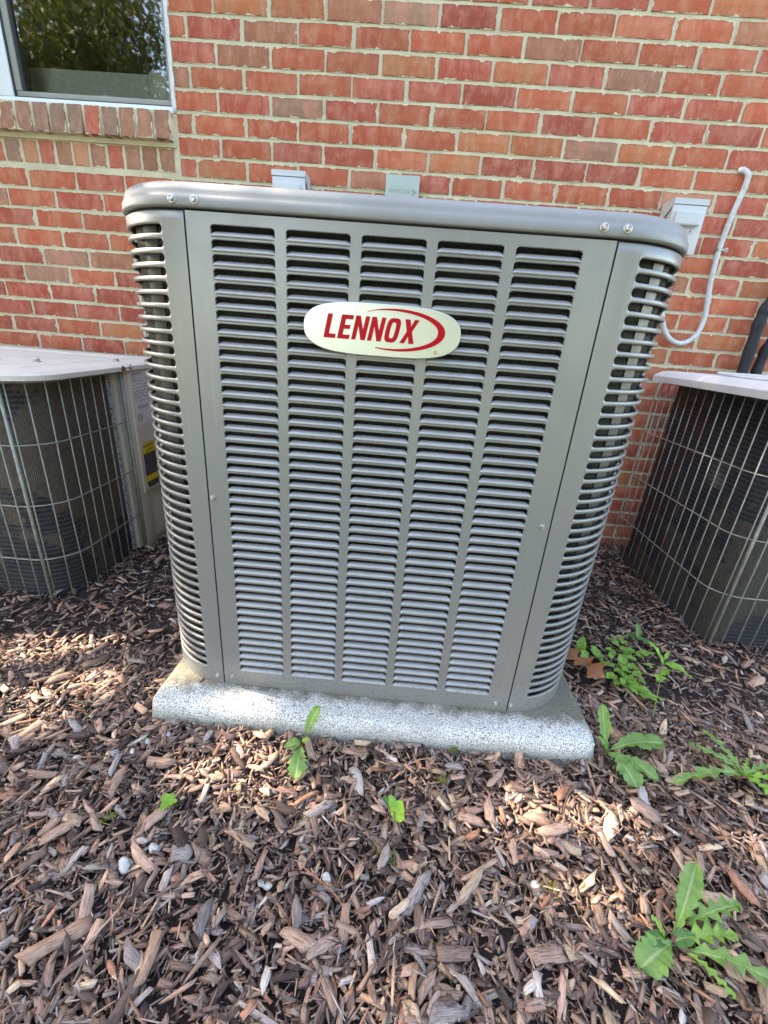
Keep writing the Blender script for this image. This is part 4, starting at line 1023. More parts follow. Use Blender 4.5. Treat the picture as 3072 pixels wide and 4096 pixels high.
def chips(n, area, Ls, Wr, Tr, lift, protos, seed, tilt=0.30, colshift=1.0):
    tilt *= 0.8; Ls = (Ls[0] * 0.9, Ls[1])
    r = np.random.default_rng(seed); x0, x1, y0, y1 = area
    x = r.uniform(x0, x1, n); y = r.uniform(y0, y1, n); ok = ~blocked(x, y); x, y = x[ok], y[ok]; n = len(x)
    L = np.clip(r.lognormal(np.log(Ls[0]), Ls[1], n), Ls[0] * 0.35, Ls[0] * 2.3); Wd = np.clip(L * r.uniform(*Wr, n), 0.002, 0.03); T = Wd * r.uniform(*Tr, n)
    yaw = r.uniform(0, np.pi * 2, n)
    # keep long chips from poking into the pad
    z = gh(x, y) + r.uniform(0, 1, n) ** 1.3 * lift + T * 0.4
    pit = r.normal(0, tilt, n); rol = r.normal(0, tilt * 1.3, n)
    cy, sy, cp, sp, cr, sr = np.cos(yaw), np.sin(yaw), np.cos(pit), np.sin(pit), np.cos(rol), np.sin(rol)
    R = np.empty((n, 3, 3)); R[:, 0, 0] = cy * cp; R[:, 0, 1] = cy * sp * sr - sy * cr; R[:, 0, 2] = cy * sp * cr + sy * sr
    R[:, 1, 0] = sy * cp; R[:, 1, 1] = sy * sp * sr + cy * cr; R[:, 1, 2] = sy * sp * cr - cy * sr; R[:, 2, 0] = -sp; R[:, 2, 1] = cp * sr; R[:, 2, 2] = cp * cr
    pi = r.integers(0, len(protos), n); ci = r.choice(len(CP_), n, p=CW / CW.sum())
    col = CP_[ci] * r.uniform(0.65, 1.3, (n, 1)) * r.uniform(0.97, 1.03, (n, 3)) * colshift * np.array([1.45, 1.40, 1.34])
    VV = []; FF = []; CC = []; LL_ = []; off = 0
    for k, (PV, PF) in enumerate(protos):
        s = np.where(pi == k)[0]
        if not len(s): continue
        S = np.stack([L[s], Wd[s], T[s]], 1); loc = PV[None] * S[:, None, :]
        w_ = np.einsum('nij,nkj->nki', R[s], loc) + np.stack([x[s], y[s], z[s]], 1)[:, None, :]
        m = len(PV); VV.append(w_.reshape(-1, 3)); FF.append((PF[None] + (np.arange(len(s)) * m)[:, None, None] + off).reshape(-1, 4)); off += m * len(s)
        CC.append(np.repeat(np.concatenate([col[s], np.ones((len(s), 1))], 1), m, 0)); LL_.append((loc + r.uniform(0, 5, (len(s), 1, 3))).reshape(-1, 3))
    return np.concatenate(VV), np.concatenate(FF), np.concatenate(CC), np.concatenate(LL_)
ps = [proto(3, 4, 100 + i) for i in range(14)]; pm = [proto(4, 6, 200 + i) for i in range(14)]; pl = [proto(6, 6, 300 + i) for i in range(14)]
near = (-0.9, 1.9, -2.05, -1.1); far = (-1.9, 3.1, -1.25, -0.01); allr = (-1.9, 3.1, -2.4, -0.01)
parts = [chips(26000, near, (0.010, 0.45), (0.14, 0.45), (0.3, 0.8), 0.020, ps, 11, 0.4, 0.8), chips(5000, near, (0.030, 0.4), (0.05, 0.12), (0.6, 1.0), 0.022, ps, 12, 0.3, 0.95),
         chips(19000, near, (0.018, 0.42), (0.16, 0.42), (0.3, 0.7), 0.016, ps, 1, 0.35, 0.75),
         chips(26000, far, (0.018, 0.42), (0.14, 0.40), (0.3, 0.7), 0.014, ps, 2, 0.30, 0.75),
         chips(7500, near, (0.030, 0.38), (0.20, 0.46), (0.25, 0.55), 0.018, pm, 3),
         chips(7000, far, (0.029, 0.38), (0.18, 0.42), (0.25, 0.6), 0.016, pm, 4, 0.26, 0.9),
         chips(2600, allr, (0.045, 0.35), (0.05, 0.13), (0.5, 0.9), 0.020, pm, 5, 0.22),
         chips(2500, (-1.9, 3.1, -3.0, -2.0), (0.04, 0.4), (0.15, 0.4), (0.3, 0.6), 0.018, pm, 6)]
_b = blocked; blocked = lambda x, y: np.zeros(len(x), bool)
v, f, c, l = chips(90, (-0.03, 1.01, -1.305, -1.225), (0.007, 0.5), (0.12, 0.4), (0.3, 0.8), 0.002, ps, 21, 0.1, 0.9)
cz = v.reshape(-1, 12, 3).mean(1)[:, 2]; v = v.copy(); v[:, 2] += np.repeat(0.0565 - cz, 12); parts.append((v, f, c, l)); blocked = _b
off = 0; VV = []; FF = []; CC = []; LL_ = []
for v, f, c, l in parts: VV.append(v); FF.append(f + off); CC.append(c); LL_.append(l); off += len(v)
o = obj('mulch', np.concatenate(VV), np.concatenate(FF), M['chips'], None, attrs={'col': np.concatenate(CC), 'loc': np.concatenate(LL_)})
o['kind'] = 'stuff'; o['label'] = 'brown shredded wood mulch covering the bed around the air conditioners'; o['category'] = 'mulch'
# large bark pieces, one object each
r2 = np.random.default_rng(55); nbk = 0
spots = [(0.04, -1.735, 0.085, 0.028, 0.7), (0.17, -1.60, 0.036, 0.032, 0.3), (-0.06, -1.575, 0.09, 0.017, 1.0), (0.60, -1.62, 0.075, 0.022, 1.0), (0.70, -1.60, 0.072, 0.020, 0.8), (0.66, -1.70, 0.055, 0.024, 0.1)]
while len(spots) < 120:
    x_, y_ = r2.uniform(-0.8, 1.75), r2.uniform(-2.0, -0.85) if r2.random() < 0.35 else r2.uniform(-1.85, -1.36)
    if blocked(np.array([x_]), np.array([y_]))[0] or (PADR[0] - 0.04 < x_ < PADR[1] + 0.04 and y_ > PADR[2] - 0.04): continue
    L_b = r2.uniform(0.034, 0.064); spots.append((x_, y_, L_b, L_b * r2.uniform(0.26, 0.52), r2.uniform(0, 3.14)))
for (x_, y_, L_b, W_b, yw) in spots:
    PV, PF = pl[nbk % len(pl)]; T_b = max(0.004, W_b * r2.uniform(0.28, 0.45)); loc = PV * np.array([L_b, W_b, T_b])
    cc = CP_[r2.choice([0, 1, 2, 4, 4, 5, 7, 0])] * r2.uniform(0.9, 1.5)
    me = mesh('bark_chip', loc, PF, M['chips'], attrs={'col': np.repeat([[*cc, 1]], len(loc), 0), 'loc': loc + r2.uniform(0, 4, 3)})
    o = link('bark_chip', me); o.location = (x_, y_, float(gh(x_, y_)) + 0.017 + T_b * 0.4); o.rotation_euler = (r2.normal(0, 0.2), r2.normal(0, 0.14), yw)
    tag(o, 'large weathered bark chip lying on top of the wood mulch', 'bark chip', 'large bark chips on the mulch'); nbk += 1

# ---------------------------------------------------------------- pebbles
def pebble(x_, y_, r_, mat, lab, cat='pebble', group=None, el=(1.25, 0.9, 0.6), dz=0.011):
    r_ *= 0.8
    bm = bmesh.new(); bmesh.ops.create_icosphere(bm, subdivisions=2, radius=r_)
    ph = rnd.uniform(0, 9)
    for v in bm.verts:
        c = v.co.normalized(); k = 1 + 0.22 * math.sin(3 * c.x + ph) * math.cos(3.5 * c.y + ph * 2) + rnd.uniform(-0.06, 0.06); v.co = Vector((c.x * el[0], c.y * el[1], c.z * el[2])) * r_ * k
    me = bpy.data.meshes.new('pebble'); bm.to_mesh(me); bm.free(); me.polygons.foreach_set('use_smooth', np.ones(len(me.polygons), bool)); me.materials.append(M[mat])
    o = link('pebble', me); o.location = (x_, y_, float(gh(x_, y_)) + dz + r_ * 0.2); o.rotation_euler = (rnd.uniform(-.3, .3), rnd.uniform(-.3, .3), rnd.uniform(0, 3))
    return tag(o, lab, cat, group)
pebble(0.113, -1.595, 0.0135, 'peb_w', 'smooth round white pebble right of the square wood chip, lower left')
pebble(0.076, -1.625, 0.0145, 'peb_w', 'angular bright white stone on the mulch, lower left')
pebble(0.885, -1.494, 0.0095, 'peb_w', 'round cream pebble below the right corner of the pad')
pebble(0.816, -1.595, 0.0115, 'peb_w', 'angular pale grey stone in the mulch, lower right of centre')
pebble(1.28, -1.010, 0.0120, 'peb_t', 'pinkish tan round pebble between the creeping weeds and the sapling')
pebble(0.389, -1.587, 0.0125, 'peb_t', 'rusty brown rounded stone in the mulch, lower centre left', el=(1.3, 0.8, 0.5))
pebble(0.438, -1.607, 0.0100, 'peb_w', 'cream pebble lying beside the orange pine needle')
for x_, y_, r_ in ((-0.072, -1.42, 0.011), (-0.036, -1.414, 0.008), (-0.059, -1.432, 0.011), (-0.145, -1.439, 0.0085), (-0.033, -1.381, 0.0095), (0.021, -1.363, 0.007), (-0.018, -1.385, 0.008), (-0.05, -1.400, 0.007)):
    pebble(x_, y_, r_, rnd.choice(('peb_w', 'peb_g', 'peb_w')), 'small pale river pebble in the loose row below the left pad corner', 'pebble', 'pebbles below the left pad corner', dz=0.013)
for x_, y_ in ((0.338, -1.632), (0.325, -1.629)): pebble(x_, y_, 0.008, 'peb_w', 'small cream pebble, one of two lying side by side in the lower mulch', 'pebble', 'pair of cream pebbles')
k = 0
while k < 22:
    x_, y_ = rnd.uniform(-0.8, 1.7), rnd.uniform(-1.85, -0.8)
    if blocked(np.array([x_]), np.array([y_]))[0] or (PADR[0] - 0.02 < x_ < PADR[1] + 0.02 and y_ > PADR[2] - 0.02): continue
    pebble(x_, y_, rnd.uniform(0.0045, 0.0085), rnd.choice(('peb_w', 'peb_t', 'peb_g', 'peb_t')), 'tiny stray pebble scattered among the wood chips', 'pebble', 'stray pebbles in the mulch'); k += 1

# ---------------------------------------------------------------- leaves and weeds
def leaf(parent, base, tip, width, kind='round', mat='weed', arch=0.15, lift=0.0, seed=0, name='leaf', twist=0.0, roll=0.0):
    """blade from base to tip (world), width is the full width"""
    r = random.Random(seed); b = Vector(base); t = Vector(tip); ax = t - b; L = ax.length; ax.normalize()
    side = ax.cross(Vector((0, 0, 1)));
    if side.length < 0.2: side = Vector((1, 0, 0)) - ax * ax.x
    side.normalize(); up = side.cross(ax).normalized()
    if roll: 
        q = Matrix.Rotation(roll, 3, ax); side = q @ side; up = q @ up
    ns = 26 if kind in ('dandelion', 'jag') else 14
    V = []; F = []; loc = []
    for i in range(ns + 1):
        u = i / ns
        if kind == 'round': wd = math.sin(math.pi * min(1, u ** 0.75)) ** 0.62 if u > 0.02 else 0.05
        elif kind == 'oval': wd = math.sin(math.pi * u) ** 0.8
        elif kind == 'pointed': wd = math.sin(math.pi * u ** 0.72) ** 0.95 * (1.0 - 0.25 * u)
        elif kind == 'dandelion': wd = 0.10 + 0.95 * (math.sin(math.pi * min(1, u ** 1.5 * 0.97)) ** 0.75)
        else: wd = 0.08 + 0.5 * math.sin(math.pi * u) ** 0.6 + 0.30 * u * (1 - u)
        wl_ = wr = wd
        if kind == 'dandelion':
            th = 0.40 * max(0, math.sin(math.pi * u)); ph = (u * 7.0 + r.random() * 0.0) % 1.0
            wl_ -= th * (1 - ph) * 0.9 + r.uniform(0, 0.05); wr -= th * (1 - ((u * 7.0 + 0.45) % 1.0)) * 0.9 + r.uniform(0, 0.05)
        if kind == 'jag':
            def saw(p): return p ** 1.2
            wl_ = wd * (0.28 + 1.35 * saw((u * 5.2) % 1.0)); wr = wd * (0.28 + 1.35 * saw((u * 5.2 + 0.4) % 1.0))
            if u > 0.9: wl_ = wr = max(0.1, (1 - u) * 7)
        if i in (ns,): wl_ = wr = 0.03
        c = b + ax * (u * L) + up * (arch * L * math.sin(math.pi * u) * (1 - 0.3 * u) - 0.05 * arch * L * u) + Vector((0, 0, lift * u))
        wob = 0.05 * math.sin(u * 17 + seed)
        for s_, wv in ((-1, wl_), (-0.45, wl_), (0, 0), (0.45, wr), (1, wr)):
            d = abs(s_) * wv * width * 0.5 * (1 if s_ > 0 else -1)
            z_ = up * ((abs(s_) * 0.10 + wob * s_ + 0.05 * math.sin(9 * u + 3 * s_ + seed)) * width * (1 if s_ else 0))
            V.append(c + side * d + z_); loc.append((u, abs(s_) if s_ else 0.0, 0))
    for i in range(ns):
        for j in range(4): F.append((i * 5 + j, i * 5 + j + 1, (i + 1) * 5 + j + 1, (i + 1) * 5 + j))
    P = parent.location
    o = obj(name, [tuple(v - P) for v in V], F, M[mat], parent, smooth=True, attrs={'loc': loc}); return o
def stem(parent, pts, r_=0.0015, mat='stem', name='stem'):
    b = Bag(); P = parent.location; b.tube([Vector(p) - P for p in smooth_path([tuple(q) for q in pts], 4)], r_, 6); return b.make(name, M[mat], parent, True)
G = lambda x_, y_: float(gh(x_, y_)) + 0.014
def plant(label, x_, y_, cat='weed', name='weed'): return thing(name, label, cat, (x_, y_, G(x_, y_)))
# two-bladed dandelion below the pad centre
p = plant('young dandelion with one upright leaf against the pad and one drooping leaf below', 0.335, -1.361, 'dandelion', 'dandelion'); b0 = (0.335, -1.361, G(0.335, -1.361))
leaf(p, (0.343, -1.352, 0.035), (0.369, -1.325, 0.100), 0.034, 'dandelion', 'dandelion', 0.06, seed=1, roll=0.1); stem(p, [b0, (0.339, -1.358, 0.022), (0.344, -1.351, 0.038)], 0.0016, 'redstem')
leaf(p, (0.337, -1.372, 0.022), (0.341, -1.446, 0.012), 0.046, 'dandelion', 'dandelion', 0.12, seed=2)
leaf(p, (0.333, -1.363, 0.02), (0.298, -1.378, 0.018), 0.028, 'round', 'dandelion', 0.12, seed=3)
leaf(p, (0.336, -1.362, 0.025), (0.353, -1.360, 0.032), 0.014, 'round', 'seedling', 0.1, seed=4)
p = plant('seedling with one heart shaped bright leaf standing on the lower centre mulch', 0.556, -1.517, 'seedling', 'seedling')
leaf(p, (0.560, -1.512, 0.020), (0.569, -1.492, 0.052), 0.036, 'round', 'seedling', 0.08, seed=5, roll=-0.3); leaf(p, (0.552, -1.500, 0.036), (0.543, -1.484, 0.052), 0.016, 'round', 'seedling', 0.1, seed=6)
leaf(p, (0.554, -1.497, 0.022), (0.530, -1.470, 0.026), 0.014, 'oval', 'darkleaf', 0.1, seed=7); leaf(p, (0.556, -1.498, 0.02), (0.570, -1.487, 0.022), 0.014, 'oval', 'darkleaf', 0.1, seed=8)
stem(p, [(0.556, -1.517, 0.004), (0.557, -1.512, 0.018), (0.553, -1.502, 0.034)], 0.0011, 'redstem')
p = plant('tiny yellow green sprout with four round leaves, lower left mulch', 0.11, -1.531, 'sprout', 'sprout')
for k, (dx, dy, s) in enumerate(((-0.012, 0.010, 0.018), (0.003, 0.013, 0.015), (0.014, 0.001, 0.015), (-0.004, -0.014, 0.015))): leaf(p, (0.108, -1.528, 0.024), (0.108 + dx * 1.3, -1.528 + dy * 1.3, 0.027), s, 'round', 'seedling', 0.1, seed=20 + k)
stem(p, [(0.11, -1.531, 0.0), (0.108, -1.528, 0.024)], 0.001)
# dandelion rosette at the right pad corner
p = plant('broad leaved dandelion rosette beside the right front corner of the pad', 1.061, -1.298, 'dandelion', 'dandelion'); c0 = (1.058, -1.300, 0.020)
leaf(p, c0, (1.047, -1.245, 0.115), 0.034, 'dandelion', 'dandelion', 0.04, seed=31, roll=-0.2)
leaf(p, c0, (1.030, -1.300, 0.060), 0.030, 'dandelion', 'dandelion', 0.15, seed=32); leaf(p, (1.066, -1.298, 0.02), (1.205, -1.272, 0.035), 0.054, 'dandelion', 'dandelion', 0.14, seed=33)
leaf(p, (1.060, -1.305, 0.02), (1.098, -1.385, 0.012), 0.062, 'dandelion', 'dandelion', 0.2, seed=34); leaf(p, (1.075, -1.312, 0.024), (1.152, -1.365, 0.018), 0.042, 'dandelion', 'dandelion', 0.16, seed=35)
# jagged one at the right edge
p = plant('dandelion with deeply toothed narrow leaves and reddish root near the right picture edge', 1.366, -1.326, 'dandelion', 'dandelion'); c0 = (1.364, -1.326, 0.018)
for k, (tx, ty, tz, wd, mt) in enumerate(((1.272, -1.262, 0.03, 0.034, 'dandelion'), (1.335, -1.215, 0.03, 0.028, 'dandelion'), (1.178, -1.368, 0.024, 0.040, 'dandelion'), (1.395, -1.29, 0.035, 0.016, 'weed'), (1.45, -1.36, 0.03, 0.034, 'seedling'), (1.40, -1.395, 0.018, 0.034, 'seedling'), (1.47, -1.30, 0.03, 0.03, 'dandelion'))):
    leaf(p, c0, (tx, ty, tz), wd, 'jag', mt, 0.14, seed=40 + k)
stem(p, [(1.350, -1.327, 0.012), (1.375, -1.330, 0.022), (1.41, -1.318, 0.030), (1.45, -1.296, 0.034)], 0.0035, 'redstem', 'root')
# bottom right dandelion
p = plant('large toothed dandelion rosette in the lower right corner of the mulch', 1.019, -1.659, 'dandelion', 'dandelion'); c0 = (1.019, -1.659, 0.020)
for k, (bx, by, tx, ty, tz, wd, kd, mt) in enumerate(((1.022, -1.655, 1.105, -1.558, 0.060, 0.040, 'dandelion', 'dandelion'), (1.06, -1.632, 1.157, -1.606, 0.045, 0.042, 'jag', 'dandelion'), (1.03, -1.655, 1.128, -1.648, 0.035, 0.040, 'jag', 'weed'), (1.016, -1.662, 0.945, -1.700, 0.025, 0.054, 'dandelion', 'dandelion'),
        (1.02, -1.659, 1.055, -1.655, 0.035, 0.026, 'round', 'darkleaf'), (1.04, -1.668, 1.175, -1.712, 0.03, 0.042, 'jag', 'dandelion'), (1.035, -1.672, 1.082, -1.722, 0.02, 0.020, 'jag', 'weed'), (1.01, -1.655, 0.958, -1.672, 0.03, 0.022, 'round', 'darkleaf'), (1.008, -1.655, 0.985, -1.640, 0.05, 0.018, 'jag', 'seedling'))):
    leaf(p, (bx, by, 0.022), (tx, ty, tz), wd, kd, mt, 0.14, seed=60 + k)
stem(p, [c0, (1.022, -1.655, 0.03)], 0.003, 'redstem', 'root')
# sapling with pointed yellow-green leaves
p = plant('small upright sapling with pointed yellow green leaves, right of the creeping weeds', 1.235, -1.175, 'sapling', 'sapling')
stem(p, [(1.235, -1.175, 0.0), (1.265, -1.125, 0.03), (1.285, -1.085, 0.060), (1.295, -1.06, 0.10), (1.300, -1.05, 0.125)], 0.0013)
for k, (bx, by, bz, tx, ty, tz, wd) in enumerate(((1.293, -1.062, 0.10, 1.250, -1.035, 0.155, 0.030), (1.298, -1.055, 0.115, 1.315, -1.04, 0.135, 0.012), (1.296, -1.062, 0.105, 1.365, -1.085, 0.085, 0.034), (1.290, -1.075, 0.075, 1.268, -1.10, 0.070, 0.030), (1.290, -1.075, 0.078, 1.315, -1.07, 0.09, 0.026), (1.268, -1.12, 0.034, 1.255, -1.115, 0.04, 0.010), (1.27, -1.12, 0.034, 1.285, -1.13, 0.035, 0.012))):
    leaf(p, (bx, by, bz), (tx, ty, tz), wd, 'pointed', 'seedling', 0.12, seed=80 + k)
p = plant('pair of dark green pointed leaves on a short stem, topmost of the weeds', 1.335, -0.862, 'weed', 'weed')
stem(p, [(1.335, -0.862, 0), (1.332, -0.865, 0.04)], 0.0013)
for k, (tx, ty, tz, wd) in enumerate(((1.325, -0.84, 0.095, 0.028), (1.385, -0.895, 0.035, 0.028), (1.285, -0.872, 0.050, 0.034))): leaf(p, (1.332, -0.866, 0.04), (tx, ty, tz), wd, 'pointed', 'darkleaf', 0.12, seed=90 + k)
p = plant('single upright oval leaf with small side leaves beside the right post of the large unit', 1.125, -0.93, 'weed', 'weed')
for k, (tx, ty, tz, wd) in enumerate(((1.128, -0.925, 0.075, 0.030), (1.107, -0.942, 0.03, 0.016), (1.140, -0.948, 0.025, 0.016))): leaf(p, (1.122, -0.938, 0.02), (tx, ty, tz), wd, 'round', 'weed', 0.1, seed=95 + k)
p = plant('single heart shaped leaf overlapping the brown oak leaf', 1.125, -0.968, 'weed', 'weed'); leaf(p, (1.124, -0.975, 0.022), (1.118, -0.960, 0.05), 0.034, 'round', 'weed', 0.1, seed=99); stem(p, [(1.125, -0.968, 0), (1.124, -0.975, 0.022)], 0.001)
p = plant('bunch of rounded leaves between the oak leaf and the creeping weeds', 1.175, -0.935, 'weed', 'weed')
for k, (tx, ty, tz, wd) in enumerate(((1.158, -0.925, 0.04, 0.034), (1.182, -0.940, 0.030, 0.028), (1.190, -0.965, 0.020, 0.024), (1.195, -0.985, 0.016, 0.016))): leaf(p, (1.176, -0.95 - 0.006 * k, 0.018), (tx, ty, tz), wd, 'round', 'weed', 0.1, seed=103 + k)
p = plant('sprawling patch of creeping weed with many small round leaves, right of the large unit', 1.24, -0.96, 'weed', 'creeping_weed')
rr_ = random.Random(4)
for k in range(40):
    t = rr_.random(); cx = 1.262 - 0.035 * t + rr_.gauss(0, 0.034) ; cy = -0.875 - 0.235 * t ** 1.1 + rr_.gauss(0, 0.012)
    if t > 0.72: cx = 1.225 + rr_.gauss(0, 0.014)
    z_ = G(cx, cy) + rr_.uniform(0.006, 0.035); a = rr_.uniform(0, 6.28); l_ = rr_.choice((0.020, 0.024, 0.030, 0.034))
    leaf(p, (cx, cy, z_), (cx + l_ * math.cos(a), cy + l_ * math.sin(a), z_ + rr_.uniform(-0.004, 0.012)), l_ * rr_.uniform(0.65, 0.9), rr_.choice(('round', 'round', 'oval')), rr_.choice(('weed', 'weed', 'seedling')), 0.12, seed=200 + k)
for k in range(6):
    a = (1.262 + rr_.gauss(0, 0.02), -0.90, 0.012); b_ = (1.24 + rr_.gauss(0, 0.03), -0.98, 0.022); c_ = (1.225 + rr_.gauss(0, 0.02), -1.09, 0.014); stem(p, [a, b_, c_], 0.0009)
for (x_, y_, tx, ty) in ((1.312, -0.945, 1.29, -0.95), (1.318, -0.935, 1.335, -0.925)):
    leaf(p, (x_, y_, 0.03), (tx, ty, 0.04), 0.03, 'round', 'weed', 0.1, seed=int(x_ * 1000))
for (x_, y_, tx, ty, s) in ((1.20, -1.075, 1.19, -1.06, 0.026), (1.215, -1.065, 1.240, -1.06, 0.028), (1.225, -1.11, 1.262, -1.145, 0.026), (1.22, -1.105, 1.205, -1.085, 0.024)):
    leaf(p, (x_, y_, 0.03), (tx, ty, 0.04), s, 'pointed', 'weed', 0.1, seed=int(x_ * 3000))
# oak leaf
def lobed(x0, y0, ang, L):
    mid = []; half = [(0.0, 0.015), (0.10, 0.03), (0.18, 0.17), (0.24, 0.20), (0.29, 0.10), (0.36, 0.09), (0.44, 0.24), (0.54, 0.36), (0.56, 0.22), (0.60, 0.11), (0.67, 0.10), (0.74, 0.22), (0.83, 0.29), (0.84, 0.15), (0.88, 0.10), (0.94, 0.08), (1.0, 0.0)]
    V = []; loc = []; F = []
    for u, v in half:
        for s_ in (-1, 0, 1):
            zz = 0.022 + 0.03 * abs(s_) * v + 0.018 * math.sin(5 * u + s_) ** 2
            V.append((u * L, s_ * v * L * 0.95, zz)); loc.append((u, abs(s_) * v * 3, 0))
    for i in range(len(half) - 1):
        for j in range(2): F.append((i * 3 + j, i * 3 + j + 1, (i + 1) * 3 + j + 1, (i + 1) * 3 + j))
    me = mesh('oak_leaf', V, F, M['oak'], smooth=True, attrs={'loc': loc}); o = link('oak_leaf', me); o.location = (x0, y0, G(x0, y0)); o.rotation_euler = (0.1, -0.05, ang); return o
tag(lobed(1.068, -0.950, math.radians(-57), 0.145), 'dry orange brown lobed oak leaf lying at the foot of the right post', 'oak leaf')
tag(lobed(1.53, -0.075, math.radians(160), 0.09), 'dry red brown leaf standing against the wall base behind the right guard wires', 'dead leaf')
# needles and bits
b = Bag(); b.tube(smooth_path([(0.385, -1.607, 0.026), (0.42, -1.628, 0.032), (0.465, -1.652, 0.024), (0.49, -1.682, 0.02)], 4), 0.0008, 5); tag(b.make('pine_needle', M['needle'], None, True), 'long thin orange pine needle lying across the lower mulch', 'pine needle')
b = Bag(); b.tube(smooth_path([(0.90, -1.47, 0.022), (0.93, -1.42, 0.03), (0.985, -1.385, 0.028), (1.04, -1.365, 0.03)], 4), 0.0014, 5); tag(b.make('twig', M['bark'], None, True), 'thin curved twig reaching from the cream pebble towards the corner dandelion', 'twig')
b = Bag(); b.tube(smooth_path([(1.055, -1.31, 0.02), (1.09, -1.26, 0.05), (1.14, -1.215, 0.075)], 4), 0.001, 5); tag(b.make('twig', M['bark'], None, True), 'thin straight twig leaning up behind the corner dandelion', 'twig')
# moss tufts
for k, (x_, y_, s, lab) in enumerate(((0.546, -1.565, 0.022, 'yellow green moss tuft below the heart leaved seedling'), (0.688, -1.330, 0.010, 'small moss tuft touching the front edge of the pad'), (0.66, -1.405, 0.012, 'faint moss tuft among chips right of centre'), (0.0, -1.555, 0.016, 'thin moss strands left of the yellow green sprout'), (0.845, -1.60, 0.014, 'dark yellow moss crumb beside the pale grey stone'))):
    b = Bag(); q = random.Random(k)
    for i in range(26):
        a = q.uniform(0, 6.28); rr0 = q.uniform(0, s); x0_, y0_ = x_ + rr0 * math.cos(a), y_ + rr0 * math.sin(a); z0_ = G(x0_, y0_) + 0.002
        b.tube([(x0_, y0_, z0_), (x0_ + q.gauss(0, 0.005), y0_ + q.gauss(0, 0.005), z0_ + q.uniform(0.004, 0.012))], [0.0012, 0.0004], 4)
    tag(b.make('moss_tuft', M['moss'], None, True), lab, 'moss')

# ---------------------------------------------------------------- trees (seen in the window glass; they shade the bed)
LIT = [  # sunlit patches on the ground: x, y, z, radius
    (-0.42, -1.07, 0.0, 0.10), (-0.30, -1.05, 0.0, 0.07), (-0.36, -1.22, 0.0, 0.11), (-0.48, -1.25, 0.0, 0.09), (-0.02, -1.24, 0.05, 0.07), (-0.06, -1.16, 0.10, 0.07), (0.12, -1.29, 0.05, 0.06),
    (-0.30, -1.42, 0, 0.08), (0.30, -1.50, 0, 0.10), (0.18, -1.45, 0, 0.06), (0.85, -1.48, 0, 0.12), (0.70, -1.46, 0, 0.08), (0.98, -1.42, 0, 0.06), (0.24, -1.66, 0, 0.06), (1.35, -1.45, 0, 0.10), (0.62, -1.40, 0, 0.05), (-0.10, -1.62, 0, 0.05), (0.55, -1.70, 0, 0.05), (0.95, -1.60, 0, 0.05)]
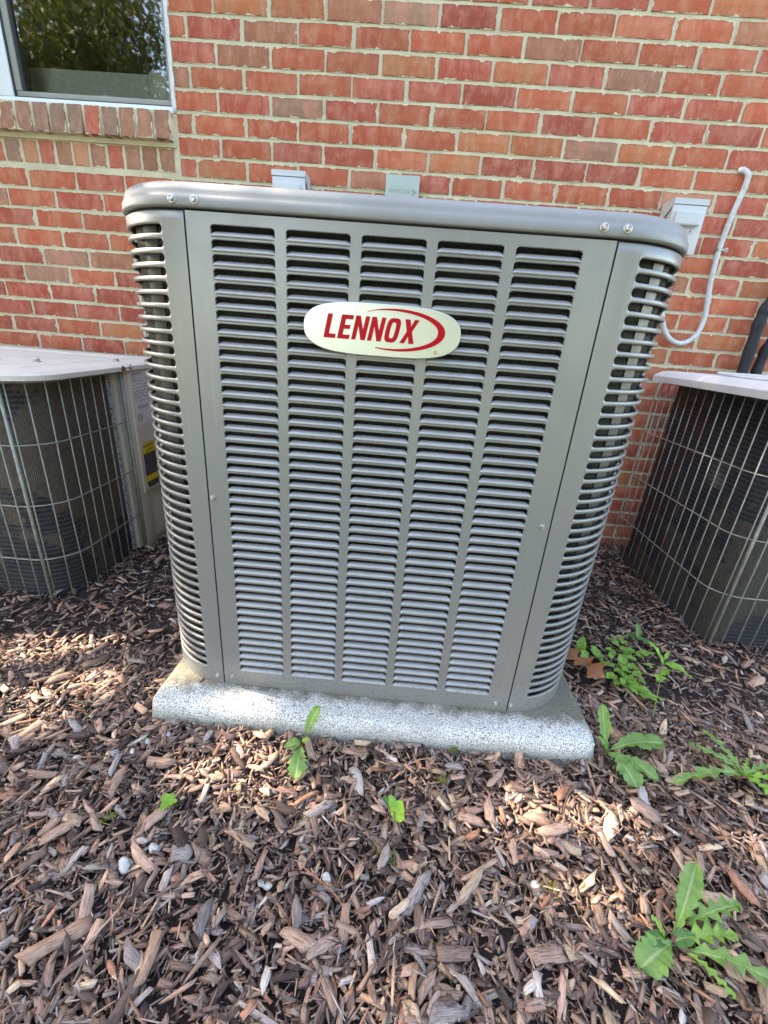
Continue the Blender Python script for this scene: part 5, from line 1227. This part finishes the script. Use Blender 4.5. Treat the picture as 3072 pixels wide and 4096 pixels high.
def tree(name, label, x0, y0, hgt, cz, rad, nl, seed, ls=0.09, gaps=False, trunk_h=None, fill=1.0):
    r = np.random.default_rng(seed); t = thing(name, label, 'tree', (x0, y0, 0)); b = Bag(); q = random.Random(seed)
    b.tube([(0, 0, -0.1), (0.05, 0, hgt * 0.3), (-0.05, 0.05, hgt * 0.6), (0, 0, hgt * 0.9)], [0.16, 0.13, 0.09, 0.02], 10)
    o = b.make('trunk', M['bark'], t, True)
    b = Bag(); nodes = []
    for i in range(16):
        a = q.uniform(0, 6.28); z1 = cz + q.uniform(-0.6, 0.7) * rad[2]; z0 = max(hgt * 0.25, z1 - q.uniform(0.6, 1.4)); rr = q.uniform(0.45, 0.9)
        e = (rad[0] * rr * math.cos(a), rad[1] * rr * math.sin(a), z1); b.tube([(0, 0, z0), (e[0] * 0.5, e[1] * 0.5, (z0 + z1) / 2 + 0.1), e], [0.05, 0.03, 0.008], 6); nodes.append(e)
    b.make('limb', M['bark'], t, True)
    nc = 90; u = r.normal(0, 1, (nc, 3)); u /= np.linalg.norm(u, axis=1)[:, None]; cc = u * (r.uniform(0.25, 1, (nc, 1)) ** 0.5) * np.array(rad) * r.uniform(0.8, 1.12, (nc, 1)) + np.array([0, 0, cz])
    ci = r.integers(0, nc, nl); P = cc[ci] + r.normal(0, 0.16 * rad[0] * 0.9, (nl, 3)) * np.array([1, 1, 0.7]); P[:, 2] = np.maximum(P[:, 2], 0.9)
    if gaps:  # crown opened along the sun rays so the listed patches are lit
        Wp = P + np.array([x0, y0, 0]); keep = np.ones(len(P), bool); s = np.array(SUN)
        for gx_, gy_, gz_, gr_ in LIT:
            d = Wp - np.array([gx_, gy_, gz_]); tt = d @ s; dist = np.linalg.norm(d - tt[:, None] * s, axis=1); keep &= ~((dist < gr_ * r.uniform(0.9, 1.6, len(P))) & (r.random(len(P)) < 0.86))
        P = P[keep]
    n = len(P); A = r.normal(0, 1, (n, 3)); A /= np.linalg.norm(A, axis=1)[:, None]; Bv = np.cross(A, r.normal(0, 1, (n, 3))); Bv /= np.linalg.norm(Bv, axis=1)[:, None]
    sz = ls * r.uniform(0.6, 1.3, (n, 1)); V = np.stack([P - A * sz, P + Bv * sz * 0.45, P + A * sz, P - Bv * sz * 0.45], 1).reshape(-1, 3)
    o = obj('crown', V, np.arange(4 * n).reshape(n, 4), M['crown'], t, attrs={'loc': np.tile([[0.5, 0.5, 0.0]], (4 * n, 1))}); return t
tree('maple_tree', 'leafy tree beyond the left end of the house that throws dappled shade', -4.2, -0.80, 6.2, 5.1, (3.0, 1.9, 1.0), 23000, 5, 0.075, True)
tree('broadleaf_tree', 'tall green tree on the lawn mirrored in the window glass', -6.6, -9.2, 7.2, 4.2, (2.7, 2.3, 2.7), 60000, 8, 0.06)
tree('broadleaf_tree', 'second broad tree across the lawn facing the house', 1.5, -13.5, 7, 4.2, (3.4, 2.6, 3.0), 15000, 9, 0.16)
tree('broadleaf_tree', 'dark dense tree at the left side of the lawn', -10.0, -6.0, 8, 4.4, (3.0, 3.0, 3.6), 18000, 10, 0.15)
tree('broadleaf_tree', 'rounded tree at the right side of the lawn', 8.5, -10.5, 7, 4.0, (3.2, 2.8, 3.0), 12000, 12, 0.16)
